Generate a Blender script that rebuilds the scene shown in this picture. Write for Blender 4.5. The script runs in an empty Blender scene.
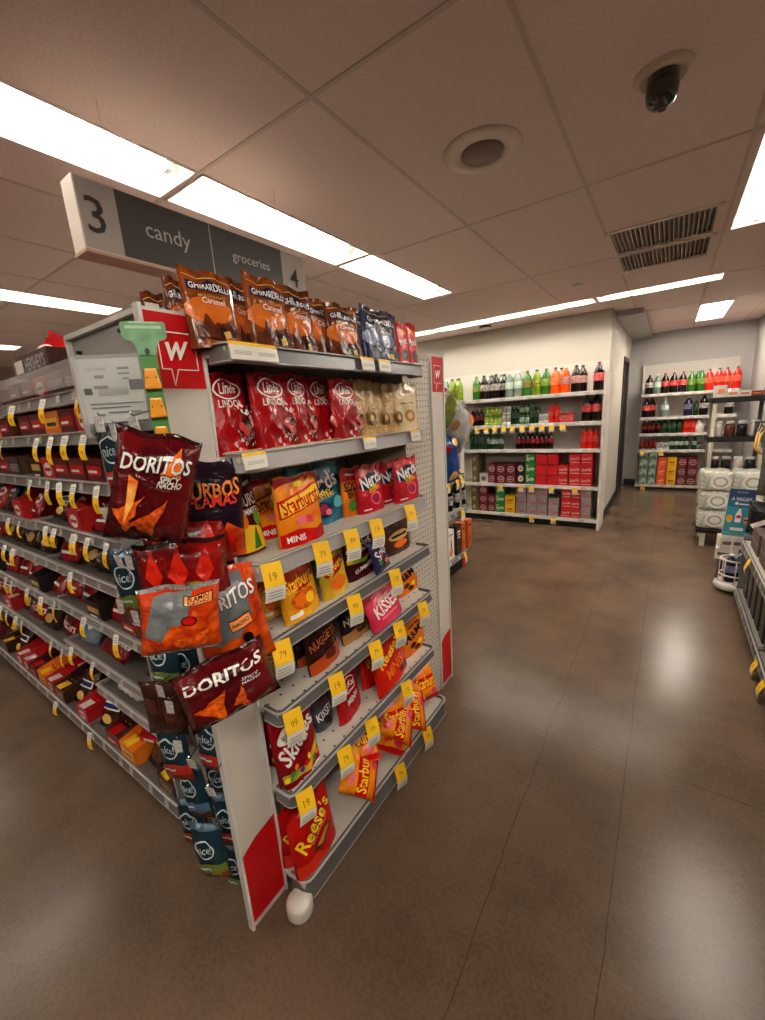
import bpy, bmesh, math, random
from mathutils import Vector, Matrix
random.seed(7)
C = bpy.context.scene.collection
PI = math.pi
# ------------------------------------------------------------------ camera
F, CX, CY, H = 407.9, 382.5, 510.0, 1.5
yaw, pitch, roll = -0.61596328, -0.228937, -0.0673317
cy_, sy_ = math.cos(yaw), math.sin(yaw)
D = Vector((sy_*math.cos(pitch), cy_*math.cos(pitch), math.sin(pitch)))
R0 = Vector((cy_, -sy_, 0)); U0 = R0.cross(D)
RT = R0*math.cos(roll)+U0*math.sin(roll); UP = -R0*math.sin(roll)+U0*math.cos(roll)
EYE = Vector((0, 0, H))
def at(px, py, ax, v):
    """point of a known plane of the shop (ax 0/1/2 = x/y/z plane) that the photograph shows at a pixel"""
    r = D+RT*((px-CX)/F)-UP*((py-CY)/F)
    t = (v-EYE[ax])/r[ax]
    return EYE+r*t
cam = bpy.data.cameras.new('camera'); co = bpy.data.objects.new('camera', cam); C.objects.link(co)
cam.sensor_fit = 'VERTICAL'; cam.sensor_height = 36; cam.lens = F/1020*36; cam.clip_start = .02
co.matrix_world = Matrix(((RT.x, UP.x, -D.x, 0), (RT.y, UP.y, -D.y, 0), (RT.z, UP.z, -D.z, H), (0, 0, 0, 1)))
bpy.context.scene.camera = co

# ------------------------------------------------------------------ materials
MATS = {}
def lin(c):
    return tuple((x/255/12.92 if x/255 <= .04045 else ((x/255+.055)/1.055)**2.4) for x in c)
def mat(name, rgb, rough=.5, metal=0, bump=0, bscale=60, noise=0, nscale=20, spec=.5, emit=0, trans=0, rgb2=None, coat=0, alpha=1):
    if name in MATS: return MATS[name]
    m = bpy.data.materials.new(name); m.use_nodes = True
    nt = m.node_tree; b = nt.nodes['Principled BSDF']; col = lin(rgb)
    b.inputs['Base Color'].default_value = (*col, 1); b.inputs['Roughness'].default_value = rough
    b.inputs['Metallic'].default_value = metal; b.inputs['Specular IOR Level'].default_value = spec
    b.inputs['Transmission Weight'].default_value = trans; b.inputs['Coat Weight'].default_value = coat
    b.inputs['Alpha'].default_value = alpha
    if emit:
        b.inputs['Emission Color'].default_value = (*col, 1); b.inputs['Emission Strength'].default_value = emit
    tc = nt.nodes.new('ShaderNodeTexCoord')
    if noise or rgb2:
        n = nt.nodes.new('ShaderNodeTexNoise'); n.inputs['Scale'].default_value = nscale; n.inputs['Detail'].default_value = 4
        nt.links.new(tc.outputs['Object'], n.inputs['Vector'])
        r = nt.nodes.new('ShaderNodeValToRGB')
        c2 = lin(rgb2) if rgb2 else tuple(x*(1-noise) for x in col)
        r.color_ramp.elements[0].position = .35; r.color_ramp.elements[1].position = .65
        r.color_ramp.elements[0].color = (*c2, 1); r.color_ramp.elements[1].color = (*col, 1)
        nt.links.new(n.outputs['Fac'], r.inputs['Fac']); nt.links.new(r.outputs['Color'], b.inputs['Base Color'])
    if bump:
        n2 = nt.nodes.new('ShaderNodeTexNoise'); n2.inputs['Scale'].default_value = bscale; n2.inputs['Detail'].default_value = 3
        n2.inputs['Distortion'].default_value = .8
        nt.links.new(tc.outputs['Object'], n2.inputs['Vector'])
        bp = nt.nodes.new('ShaderNodeBump'); bp.inputs['Strength'].default_value = bump; bp.inputs['Distance'].default_value = .01
        nt.links.new(n2.outputs['Fac'], bp.inputs['Height']); nt.links.new(bp.outputs['Normal'], b.inputs['Normal'])
    MATS[name] = m
    return m
def film(name, rgb, rgb2=None, ns=14):      # crinkled glossy plastic film
    return mat('film '+name, rgb, rough=.19, bump=.75, bscale=26, rgb2=rgb2, nscale=ns, spec=.4)
def ink(name, rgb, rgb2=None, ns=40):       # print on film
    return mat('ink '+name, rgb, rough=.24, bump=.6, bscale=26, spec=.35, rgb2=rgb2, nscale=ns)
def card(name, rgb, rgb2=None, ns=60):
    return mat('card '+name, rgb, rough=.45, rgb2=rgb2, nscale=ns)

# floor: polished, stained concrete
def floor_mat():
    m = bpy.data.materials.new('polished concrete'); m.use_nodes = True; nt = m.node_tree; L = nt.links.new
    b = nt.nodes['Principled BSDF']; tc = nt.nodes.new('ShaderNodeTexCoord')
    n = nt.nodes.new('ShaderNodeTexNoise'); n.inputs['Scale'].default_value = 2.1; n.inputs['Detail'].default_value = 9; n.inputs['Roughness'].default_value = .62
    L(tc.outputs['Object'], n.inputs['Vector'])
    r = nt.nodes.new('ShaderNodeValToRGB'); e = r.color_ramp.elements
    e[0].position = .3; e[0].color = (*lin((86, 69, 55)), 1); e[1].position = .72; e[1].color = (*lin((116, 94, 76)), 1)
    L(n.outputs['Fac'], r.inputs['Fac'])
    n2 = nt.nodes.new('ShaderNodeTexNoise'); n2.inputs['Scale'].default_value = 90; n2.inputs['Detail'].default_value = 6
    L(tc.outputs['Object'], n2.inputs['Vector'])
    mx = nt.nodes.new('ShaderNodeMix'); mx.data_type = 'RGBA'; mx.blend_type = 'MULTIPLY'; mx.inputs['Factor'].default_value = .5
    r2 = nt.nodes.new('ShaderNodeValToRGB'); r2.color_ramp.elements[0].position = .35; r2.color_ramp.elements[1].position = .6
    r2.color_ramp.elements[0].color = (.62, .6, .58, 1)
    L(n2.outputs['Fac'], r2.inputs['Fac']); L(r.outputs['Color'], mx.inputs['A']); L(r2.outputs['Color'], mx.inputs['B'])
    # hairline cracks and saw cuts
    # saw-cut joints, and the strip light's reflection painted as a pale band
    def M(op, *a):
        x = nt.nodes.new('ShaderNodeMath'); x.operation = op
        for i_, q_ in enumerate(a):
            if isinstance(q_, (int, float)): x.inputs[i_].default_value = q_
            else: L(q_, x.inputs[i_])
        return x.outputs[0]
    n3 = nt.nodes.new('ShaderNodeTexNoise'); n3.inputs['Scale'].default_value = 2.2; n3.inputs['Detail'].default_value = 5
    L(tc.outputs['Object'], n3.inputs['Vector'])
    sp = nt.nodes.new('ShaderNodeSeparateXYZ'); L(tc.outputs['Object'], sp.inputs[0])
    wob = M('MULTIPLY', M('SUBTRACT', n3.outputs['Fac'], .5), .03)
    dy = M('ABSOLUTE', M('SUBTRACT', M('ADD', sp.outputs['Y'], wob), 1.725))
    dx = M('ABSOLUTE', M('SUBTRACT', M('ADD', sp.outputs['X'], wob), -.04))
    dx2 = M('ABSOLUTE', M('SUBTRACT', M('ADD', sp.outputs['X'], M('MULTIPLY', wob, 2.0)), -.36))
    line = M('LESS_THAN', M('MINIMUM', dy, M('MINIMUM', dx, dx2)), .0013)
    strip_glare = M('MULTIPLY', M('MAXIMUM', M('SUBTRACT', 1.0, M('DIVIDE', dy, .035)), 0.0), M('MAXIMUM', M('MULTIPLY', M('SUBTRACT', n3.outputs['Fac'], .46), 5.0), 0.0))  # patchy pale band: lamp reflection put into the floor colour
    glare_mix = nt.nodes.new('ShaderNodeMix'); glare_mix.data_type = 'RGBA'; glare_mix.inputs['B'].default_value = (*lin((158, 134, 110)), 1)
    L(M('MULTIPLY', strip_glare, .12), glare_mix.inputs['Factor']); L(mx.outputs['Result'], glare_mix.inputs['A'])
    mm = nt.nodes.new('ShaderNodeMix'); mm.data_type = 'RGBA'; mm.inputs['B'].default_value = (*lin((52, 38, 28)), 1)
    L(M('MULTIPLY', line, .7), mm.inputs['Factor']); L(glare_mix.outputs['Result'], mm.inputs['A'])
    L(mm.outputs['Result'], b.inputs['Base Color'])
    b.inputs['Roughness'].default_value = .23; b.inputs['Specular IOR Level'].default_value = .2
    bp = nt.nodes.new('ShaderNodeBump'); bp.inputs['Strength'].default_value = .04; bp.inputs['Distance'].default_value = .01
    L(n2.outputs['Fac'], bp.inputs['Height']); L(bp.outputs['Normal'], b.inputs['Normal'])
    return m
def peg_mat(name, rgb, pitch_=.0254, rad=.22, axes='XZ'):
    m = bpy.data.materials.new(name); m.use_nodes = True; nt = m.node_tree; L = nt.links.new
    b = nt.nodes['Principled BSDF']; b.inputs['Roughness'].default_value = .5
    tc = nt.nodes.new('ShaderNodeTexCoord'); sp = nt.nodes.new('ShaderNodeSeparateXYZ'); L(tc.outputs['Object'], sp.inputs[0])
    def M(op, *a):
        x = nt.nodes.new('ShaderNodeMath'); x.operation = op
        for i, q in enumerate(a):
            if isinstance(q, (int, float)): x.inputs[i].default_value = q
            else: L(q, x.inputs[i])
        return x.outputs[0]
    d = []
    for ax in axes:
        s = sp.outputs[ax]; fr = M('FRACT', M('DIVIDE', M('ADD', s, 50.0), pitch_)); d.append(M('POWER', M('SUBTRACT', fr, .5), 2.0))
    lt = M('LESS_THAN', M('ADD', *d), rad*rad*.55)
    mx = nt.nodes.new('ShaderNodeMix'); mx.data_type = 'RGBA'; mx.inputs['A'].default_value = (*lin(rgb), 1); mx.inputs['B'].default_value = (.03, .027, .025, 1)
    L(lt, mx.inputs['Factor']); L(mx.outputs['Result'], b.inputs['Base Color'])
    return m
WHITE = mat('white powder coated metal', (214, 206, 196), .45)
GREYM = mat('grey price channel plastic', (94, 92, 92), .35)
GREYP = mat('grey metal panel', (150, 147, 142), .5)
CREAM = mat('cream shelf metal', (204, 196, 184), .4, noise=.06, nscale=9)
RED = mat('red sign vinyl', (190, 8, 14), .45, spec=.3)
BLACK = mat('black', (14, 13, 13), .5)
DARK = mat('dark kick plate', (28, 25, 24), .6)
CHROME = mat('chrome wire', (190, 190, 190), .2, 1)
PWHITE = mat('white paper', (232, 228, 218), .6)
PLBL = mat('white printed label', (215, 212, 204), .5, rgb2=(150, 148, 144), nscale=160)
YEL = mat('yellow price paper', (250, 196, 22), .5)
PEGX = peg_mat('perforated metal facing the endcap', (196, 186, 174), axes='XZ')
PEGY = peg_mat('perforated back panel', (205, 200, 190), axes='XZ')
DECKP = peg_mat('perforated shelf deck', (204, 196, 184), pitch_=.05, rad=.12, axes='XY')
CLEAR = mat('clear plastic', (235, 235, 235), .12, trans=1, spec=.5)
CLEAR.node_tree.nodes['Principled BSDF'].inputs['IOR'].default_value = 1.05
TUBE = mat('fluorescent tube', (255, 246, 232), .4, emit=26)
REFL = mat('light reflector', (205, 203, 200), .35)

# ------------------------------------------------------------------ mesh helpers
def obj(name, bm, mats, parent=None, loc=None, rot=None, smooth=False):
    me = bpy.data.meshes.new(name)
    bm.normal_update(); bm.to_mesh(me); bm.free()
    for m in (mats if isinstance(mats, (list, tuple)) else [mats]): me.materials.append(m)
    if smooth:
        for p in me.polygons: p.use_smooth = True
    o = bpy.data.objects.new(name, me); C.objects.link(o)
    if parent: o.parent = parent
    if loc is not None: o.location = loc
    if rot is not None: o.rotation_euler = rot
    return o
def empty(name, loc=(0, 0, 0), rz=0):
    o = bpy.data.objects.new(name, None); C.objects.link(o); o.empty_display_size = .1
    o.location = loc; o.rotation_euler = (0, 0, rz); return o
def tag(o, label, cat, group=None):
    o['label'] = label; o['category'] = cat
    if group: o['group'] = group
    return o
def struct(o): o['kind'] = 'structure'; return o
def B(bm, x0, x1, y0, y1, z0, z1, mi=0, bev=0):
    vs = [bm.verts.new(p) for p in ((x0, y0, z0), (x1, y0, z0), (x1, y1, z0), (x0, y1, z0), (x0, y0, z1), (x1, y0, z1), (x1, y1, z1), (x0, y1, z1))]
    fs = []
    for q in ((3, 2, 1, 0), (4, 5, 6, 7), (0, 1, 5, 4), (1, 2, 6, 5), (2, 3, 7, 6), (3, 0, 4, 7)):
        f = bm.faces.new([vs[i] for i in q]); f.material_index = mi; fs.append(f)
    if bev:
        es = list({e for f in fs for e in f.edges})
        r = bmesh.ops.bevel(bm, geom=es, offset=bev, segments=2, affect='EDGES', profile=.6)
        for f in r['faces']: f.material_index = mi
    return vs
def tube(bm, pts, r, n=8, mi=0, cap=True):
    pts = [Vector(p) for p in pts]; rings = []
    rr = r if isinstance(r, (list, tuple)) else [r]*len(pts)
    for i, p in enumerate(pts):
        d = (pts[min(i+1, len(pts)-1)]-pts[max(i-1, 0)]).normalized()
        a = d.orthogonal().normalized() if abs(d.z) > .9 else d.cross(Vector((0, 0, 1))).normalized(); b2 = d.cross(a).normalized()
        rings.append([bm.verts.new(p+(a*math.cos(2*PI*k/n)+b2*math.sin(2*PI*k/n))*rr[i]) for k in range(n)])
    for i in range(len(rings)-1):
        for k in range(n):
            f = bm.faces.new((rings[i][k], rings[i][(k+1) % n], rings[i+1][(k+1) % n], rings[i+1][k])); f.material_index = mi; f.smooth = True
    if cap:
        for rg in (rings[0][::-1], rings[-1]):
            f = bm.faces.new(rg); f.material_index = mi
def lathe(bm, prof, n=16, mi=0, c=(0, 0)):
    rings = [[bm.verts.new((c[0]+r*math.cos(2*PI*k/n), c[1]+r*math.sin(2*PI*k/n), z)) for k in range(n)] for r, z in prof]
    for i in range(len(rings)-1):
        for k in range(n):
            f = bm.faces.new((rings[i][k], rings[i][(k+1) % n], rings[i+1][(k+1) % n], rings[i+1][k])); f.material_index = mi; f.smooth = True
    bm.faces.new(rings[0][::-1]).material_index = mi; bm.faces.new(rings[-1]).material_index = mi
_txt = {}
def text_verts(s, bold=0, shear=0, res=2):
    """flat outline of a word as (verts, faces) normalised to width 1"""
    bold = min(bold*.5, .022); k = (s, bold, shear)
    if k in _txt: return _txt[k]
    cu = bpy.data.curves.new('w', 'FONT'); cu.body = s; cu.offset = bold; cu.shear = shear; cu.resolution_u = res; cu.fill_mode = 'FRONT'
    o = bpy.data.objects.new('w', cu); C.objects.link(o)
    bpy.context.view_layer.update()
    me = bpy.data.meshes.new_from_object(o.evaluated_get(bpy.context.evaluated_depsgraph_get()))
    vs = [(v.co.x, v.co.y) for v in me.vertices]; fs = [tuple(p.vertices) for p in me.polygons]
    bpy.data.objects.remove(o); bpy.data.curves.remove(cu); bpy.data.meshes.remove(me)
    x0 = min(v[0] for v in vs); x1 = max(v[0] for v in vs); y0 = min(v[1] for v in vs); y1 = max(v[1] for v in vs)
    w = x1-x0
    vs = [((a-(x0+x1)/2)/w, (b-(y0+y1)/2)/w) for a, b in vs]
    _txt[k] = (vs, fs, (y1-y0)/w)
    return _txt[k]

# ---- printed packaging: shapes of the print are laid on the curved front of the pack
def decal_polys(op, W, Ht):
    """op -> (verts2d, faces, material key) in metres, origin bottom centre"""
    k = op[0]
    if k == 'rect':
        _, cx, cz, w, h, m = op[:6]; rot = op[6] if len(op) > 6 else 0
        pts = [(-w/2*W, -h/2*Ht), (w/2*W, -h/2*Ht), (w/2*W, h/2*Ht), (-w/2*W, h/2*Ht)]
        fs = [(0, 1, 2, 3)]
    elif k in ('ell', 'ring'):
        _, cx, cz, rx, rz, m = op[:6]; rot = op[6] if len(op) > 6 else 0; n = 20
        if k == 'ell':
            pts = [(rx*W*math.cos(2*PI*i/n), rz*Ht*math.sin(2*PI*i/n)) for i in range(n)]; fs = [tuple(range(n))]
        else:
            pts = []; 
            for i in range(n):
                c, s = math.cos(2*PI*i/n), math.sin(2*PI*i/n); pts += [(rx*W*c, rz*Ht*s), (rx*W*.87*c, rz*Ht*.87*s)]
            fs = [(2*i, (2*i+2) % (2*n), (2*i+3) % (2*n), 2*i+1) for i in range(n)]
    elif k == 'poly':
        _, P, m = op[:3]; cx = cz = 0; rot = 0
        pts = [(a*W, b*Ht) for a, b in P]; fs = [tuple(range(len(P)))]
    elif k == 'text':
        _, s, cx, cz, w, m = op[:6]; rot = op[6] if len(op) > 6 else 0; asp = op[7] if len(op) > 7 else 1
        bold = op[8] if len(op) > 8 else .03; sh = op[9] if len(op) > 9 else 0
        vs, fs, _a = text_verts(s, bold, sh); pts = [(a*w*W, b*w*W*asp) for a, b in vs]
    c, s_ = math.cos(rot), math.sin(rot)
    pts = [(a*c-b*s_+cx*W, a*s_+b*c+cz*Ht) for a, b in pts]
    return pts, fs, m
def put_decals(bm, ops, W, Ht, fmap, midx, eps=.0007, cuts=8, eps0=.0008):
    for li, op in enumerate(ops):
        pts, fs, m = decal_polys(op, W, Ht)
        b2 = bmesh.new(); vv = [b2.verts.new((a, 0, b)) for a, b in pts]
        for f in fs:
            try: b2.faces.new([vv[i] for i in f])
            except ValueError: pass
        if cuts:
            cu, cv = cuts if isinstance(cuts, tuple) else (cuts, cuts)
            x0 = min(p[0] for p in pts); x1 = max(p[0] for p in pts); z0 = min(p[1] for p in pts); z1 = max(p[1] for p in pts)
            for i in range(1, max(cu, cv)):
                x = -W/2+W*i/cu
                if x0 < x < x1: bmesh.ops.bisect_plane(b2, geom=b2.verts[:]+b2.edges[:]+b2.faces[:], plane_co=(x, 0, 0), plane_no=(1, 0, 0))
                z = Ht*i/cv
                if z0 < z < z1: bmesh.ops.bisect_plane(b2, geom=b2.verts[:]+b2.edges[:]+b2.faces[:], plane_co=(0, 0, z), plane_no=(0, 0, 1))
        mp = {}
        for v in b2.verts:
            x, z = v.co.x, v.co.z; x = max(-W/2*.995, min(W/2*.995, x)); z = max(.001, min(Ht-.001, z))
            X_, Y_, Z_ = fmap(x, z); mp[v] = bm.verts.new((X_, Y_-eps0-eps*li, Z_))
        for f in b2.faces:
            try:
                nf = bm.faces.new([mp[v] for v in f.verts]); nf.normal_update()
                if nf.normal.y > 0: nf.normal_flip()
                nf.material_index = midx[m]; nf.smooth = True
            except ValueError: pass
        b2.free()
def bag_mesh(W, Ht, T, base, ops, inks, style='pillow', seed=1, nx=14, nz=16, seal=None):
    """a filled plastic bag: pillow (crimped both ends) or pouch (stands on a wide gusset)"""
    rnd = random.Random(seed); ph = [rnd.uniform(0, 6.28) for _ in range(8)]; am = [rnd.uniform(.6, 1.3) for _ in range(4)]
    sl = .055
    def prof(u, v):           # half thickness, u in -1..1, v in 0..1
        if style == 'pillow':
            e = max(0, 1-abs(2*v-1)/(1-sl*1.6)); vv = min(1, e*2.6)**.55
        else:
            top = max(0, (1-v-.07)/.93); vv = (top**.45)*(.78+.22*math.cos(v*1.7)) if v > 0 else 1
        uu = max(0, 1-abs(u)**2.6)**.6
        return T/2*vv*uu
    def fm(x, z, side=1):
        u = 2*x/W; v = z/Ht
        h = prof(u, v)
        wr = .0035*am[0]*math.sin(9*u+ph[0]+3*v)*math.sin(7*v+ph[1])+.0025*am[1]*math.sin(17*v+ph[2]+4*u)*abs(u)
        wr += .003*am[2]*math.sin(14*u+ph[3])*math.exp(-((v-.97)/.14)**2)+.003*am[3]*math.sin(13*u+ph[4])*math.exp(-((v-.03)/.14)**2)*(style == 'pillow')
        wr *= min(1, T/.05)*max(0, 1-u**4)*(W/.16)
        e = 1-.05*(1-(2*v-1)**2)*(style == 'pillow')-(.03*v*v if style != 'pillow' else 0)
        zz = z+.004*math.sin(5*u+ph[5])*(v > .8)*(W/.16) - (0.012*Ht*(1-u*u)*0)
        y = -(h+wr*min(1, h/(T*.12)+.25)) if side == 1 else (h*.75+wr*.3)
        return x*e, y, zz
    bm = bmesh.new()
    for side in (1, -1):
        g = [[bm.verts.new(fm(-W/2+W*i/nx, Ht*j/nz, side)) for i in range(nx+1)] for j in range(nz+1)]
        for j in range(nz):
            for i in range(nx):
                q = (g[j][i], g[j][i+1], g[j+1][i+1], g[j+1][i]); q = q if side == 1 else q[::-1]
                f = bm.faces.new(q); f.smooth = True
                f.material_index = 1 if (seal and (j == nz-1 or (j == 0 and style == 'pillow'))) else 0
    bmesh.ops.remove_doubles(bm, verts=bm.verts[:], dist=.0004)
    mats = [base, seal or base]; midx = {}
    for k, m in inks.items(): midx[k] = len(mats); mats.append(m)
    put_decals(bm, ops, W, Ht, lambda x, z: fm(x, z, 1), midx, cuts=(nx, nz), eps0=.0011)
    return bm, mats
def box_mesh(W, Ht, Dp, base, ops, inks, side_ops=None, top_ops=None, eps=.0006, bev=.0015):
    bm = bmesh.new(); B(bm, -W/2, W/2, -Dp/2, Dp/2, 0, Ht, 0, bev)
    mats = [base]; midx = {}
    for k, m in inks.items(): midx[k] = len(mats); mats.append(m)
    put_decals(bm, ops, W, Ht, lambda x, z: (x, -Dp/2, z), midx, eps=eps, cuts=0, eps0=eps)
    if top_ops: put_decals(bm, top_ops, W, Dp, lambda x, z: (x, -Dp/2+z, 0), midx, eps=0, cuts=0, eps0=0) if 0 else None
    return bm, mats
PROTO = {}
def proto(key, name, maker, W, Ht, smooth=False):
    if key not in PROTO:
        bm, mats = maker()
        me = bpy.data.meshes.new(name); bm.normal_update(); bm.to_mesh(me); bm.free()
        for m in mats: me.materials.append(m)
        PROTO[key] = (name, me, W, Ht)
    return PROTO[key]
def place(key, loc, rot=(0, 0, 0), w=None, h=None, label='', cat='', group=None, d=None):
    name, me, W, Ht = PROTO[key]
    o = bpy.data.objects.new(name, me); C.objects.link(o)
    o.location = loc; o.rotation_euler = rot
    sx = (w/W) if w else 1; sz = (h/Ht) if h else 1
    o.scale = (sx, d or (sx+sz)/2, sz)
    tag(o, label, cat, group)
    return o
#PART2
# ================================================================== the room
ZC = 2.5
WALL = mat('painted wall', (186, 180, 168), .6, bump=.05, bscale=120)
WALLC = mat('cool painted wall', (172, 168, 166), .6, bump=.05, bscale=120)
TILE = mat('ceiling tile', (232, 211, 204), .85, rgb2=(218, 196, 188), nscale=140, bump=.06, bscale=260)
TBAR = mat('ceiling grid', (200, 182, 170), .6)
bm = bmesh.new(); B(bm, -13, 5, -6, 9.2, -.1, 0); struct(obj('floor', bm, floor_mat()))
# ceiling with real openings for the recessed lights and vents
LW = .26
fix = []   # (x0,x1,y0,y1)
def row(x0, x1, ys):
    for a, b in ys: fix.append((x0, x1, a, b))
bays = [(1.2+1.22*k-1.22, 1.2+1.22*k) for k in range(-4, 3)]
row(-1.93, -1.64, [(a, b) for a, b in [(-4.9, -3.68), (-2.46, -1.24), (-.02, 1.19), (1.21, 2.37), (2.39, 3.6)]])
row(-4.08, -3.79, [(a, b) for a, b in [(-3.6, -2.4), (-1.8, -.6), (-.4, .8), (.82, 1.85)]])
row(-6.25, -5.96, [(-3, -1.8), (-.6, .6), (.62, 1.75)])
row(-8.4, -8.1, [(-2, -.8), (.4, 1.6), (3, 4.2)])
row(-4.08, -3.79, [(4, 5.2)]) if 0 else None
bk = [(-5.2, -4.02), (-4.0, -2.55), (-2.53, -.72), (-.70, .30)]
for a, b in bk: fix.append((a, b, 4.91, 5.14))
troffer = [(.22, .79, 2.48, 3.7), (.19, .5, 6.4, 7.7), (.22, .79, -1.2, .02), (2.4, 2.97, -1.2, .02), (2.4, 2.97, 3.7, 4.9)]  # third one is unseen, added as key light for the endcap front
vents = [(-.42, .16, 3.17, 3.67), (-.42, .16, 3.71, 4.19)]
holes = fix+troffer+vents
bm = bmesh.new()
xs = sorted({-13, 5}|{v for h in holes for v in h[:2]}); ys = sorted({-6, 9.2}|{v for h in holes for v in h[2:]})
vt = {}
def V(i, j):
    if (i, j) not in vt: vt[(i, j)] = bm.verts.new((xs[i], ys[j], ZC))
    return vt[(i, j)]
for i in range(len(xs)-1):
    for j in range(len(ys)-1):
        mx_, my_ = (xs[i]+xs[i+1])/2, (ys[j]+ys[j+1])/2
        if any(a < mx_ < b and c < my_ < d for a, b, c, d in holes): continue
        bm.faces.new((V(i, j), V(i, j+1), V(i+1, j+1), V(i+1, j)))
struct(obj('ceiling', bm, TILE))
bm = bmesh.new()
gx = [-1.02+.605*k for k in range(-18, 10)]; gy = [1.2+1.25*k for k in range(-5, 7)]
def clear_of(x0, x1, y0, y1): return not any(a < (x0+x1)/2 < b and c < (y0+y1)/2 < d for a, b, c, d in holes)
for x in gx:
    if -1.95 < x < -1.62: continue
    y = -6
    while y < 9.1:
        if clear_of(x, x, y, y+.1): B(bm, x-.008, x+.008, y, y+.1, ZC-.002, ZC+.001)
        y += .1
for y in gy:
    x = -12.9
    while x < 4.9:
        if clear_of(x, x+.1, y, y): B(bm, x, x+.1, y-.008, y+.008, ZC-.0025, ZC+.001)
        x += .1
bmesh.ops.remove_doubles(bm, verts=bm.verts[:], dist=.0001)
o = struct(obj('trim_1', bm, TBAR)); o['label'] = 'ceiling grid bars'
bm = bmesh.new(); B(bm, -13, 5, -6, 9.2, 2.75, 2.8); struct(obj('trim_2', bm, DARK))
# walls
def wall(name, *b, m=WALL):
    bm = bmesh.new(); B(bm, *b); return struct(obj(name, bm, m))
wall('wall_back', -13, -.62, 5.63, 5.73, 0, 2.75)
wall('wall_alcove_left', -.74, -.62, 5.73, 7.26, 0, 2.75, m=WALL)
bm = bmesh.new(); B(bm, -.74, -.62, 7.26, 8.0, 2.1, 2.75); B(bm, -.74, -.62, 8.0, 8.4, 0, 2.75); struct(obj('wall_alcove_header', bm, WALL))
wall('wall_far', -.74, 1.05, 8.4, 8.5, 0, 2.75, m=WALLC)
wall('wall_right', .96, 1.06, 5.9, 8.4, 0, 2.75, m=WALLC)
wall('wall_right_return', 1.06, 5, 5.8, 5.9, 0, 2.75, m=WALLC)
wall('wall_east', 4.9, 5, -6, 5.8, 0, 2.75)
wall('wall_front', -13, 5, -6.1, -6, 0, 2.75)
wall('wall_left', -13.1, -13, -6, 5.63, 0, 2.75)
# slightly lower ceiling soffit at the alcove mouth
bm = bmesh.new(); B(bm, -.62, -.34, 5.9, 8.4, 2.44, 2.499); struct(obj('trim_3', bm, WALLC))
bm = bmesh.new(); B(bm, -.62, -.605, 5.63, 7.2, 0, .1); B(bm, -.6, .95, 8.385, 8.4, 0, .1); struct(obj('baseboard_alcove', bm, DARK))
bm = bmesh.new(); B(bm, -13, -3, 5.615, 5.63, 0, .1); struct(obj('baseboard_back', bm, DARK))
# dark door in the alcove
bm = bmesh.new(); B(bm, -.72, -.66, 7.32, 7.94, 0, 2.04)
d = struct(obj('door_1', bm, mat('dark door', (44, 42, 42), .4)))
bm = bmesh.new(); B(bm, -.73, -.60, 7.26, 7.32, 0, 2.1); B(bm, -.73, -.60, 7.94, 8.0, 0, 2.1); B(bm, -.73, -.60, 7.32, 7.94, 2.04, 2.1)
obj('door_frame', bm, mat('dark frame', (52, 48, 46), .35), d)
bm = bmesh.new(); tube(bm, [(-.66, 7.38, 1.0), (-.61, 7.38, 1.0), (-.61, 7.5, 1.0)], .009); obj('door_handle', bm, CHROME, d)

# ---- recessed fluorescent fixtures
ORD = ['first', 'second', 'third', 'fourth', 'fifth', 'sixth', 'seventh', 'eighth', 'ninth', 'tenth', 'eleventh', 'twelfth', 'thirteenth', 'fourteenth', 'fifteenth', 'sixteenth', 'seventeenth', 'eighteenth', 'nineteenth', 'twentieth', 'twenty-first', 'twenty-second', 'twenty-third', 'twenty-fourth', 'twenty-fifth', 'twenty-sixth', 'twenty-seventh', 'twenty-eighth', 'twenty-ninth', 'thirtieth']
def fixture(x0, x1, y0, y1, label, ntube=1, group='recessed ceiling lights', along='y', dep=.11):
    cx, cy = (x0+x1)/2, (y0+y1)/2; w, l = (x1-x0, y1-y0) if along == 'y' else (y1-y0, x1-x0)
    t = empty('ceiling_light', (cx, cy, ZC), 0 if along == 'y' else PI/2); tag(t, label, 'ceiling light', group)
    bm = bmesh.new(); a, b = w/2-.002, l/2-.002; c = w/2*.55
    P = [(-a, 0), (-c, dep), (c, dep), (a, 0)]
    v0 = [bm.verts.new((x, -b, z)) for x, z in P]; v1 = [bm.verts.new((x, b, z)) for x, z in P]
    for i in range(3): bm.faces.new((v0[i], v0[i+1], v1[i+1], v1[i]))
    bm.faces.new(v0[::-1]); bm.faces.new(v1)
    obj('reflector', bm, REFL, t)
    bm = bmesh.new()
    for s in (-1, 1):
        B(bm, s*(a-.0)-.006, s*a+.006, -b, b, -.006, .003); B(bm, -a, a, s*b-.006, s*b+.006, -.006, .003)
    obj('frame', bm, mat('light frame', (214, 202, 192), .4), t)
    for k in range(ntube):
        x = 0 if ntube == 1 else -w*.27+w*.54*k/(ntube-1)
        bm = bmesh.new(); r = .019 if ntube == 1 else .017
        tube(bm, [(x, -b+.05, dep-.045), (x, b-.05, dep-.045)], r, 8); obj('tube', bm, TUBE, t)
        for s in (-1, 1):
            bm = bmesh.new(); B(bm, x-.022, x+.022, s*(b-.035)-.012, s*(b-.035)+.012, dep-.075, dep-.0); obj('lamp_holder', bm, mat('lamp holder', (200, 196, 190), .4), t)
    return t
desc = {(-1.93): 'over the candy aisle', (-4.08): 'in the row beyond the sign', (-6.25): 'far left', (-8.4): 'at the far left end of the shop'}
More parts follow.
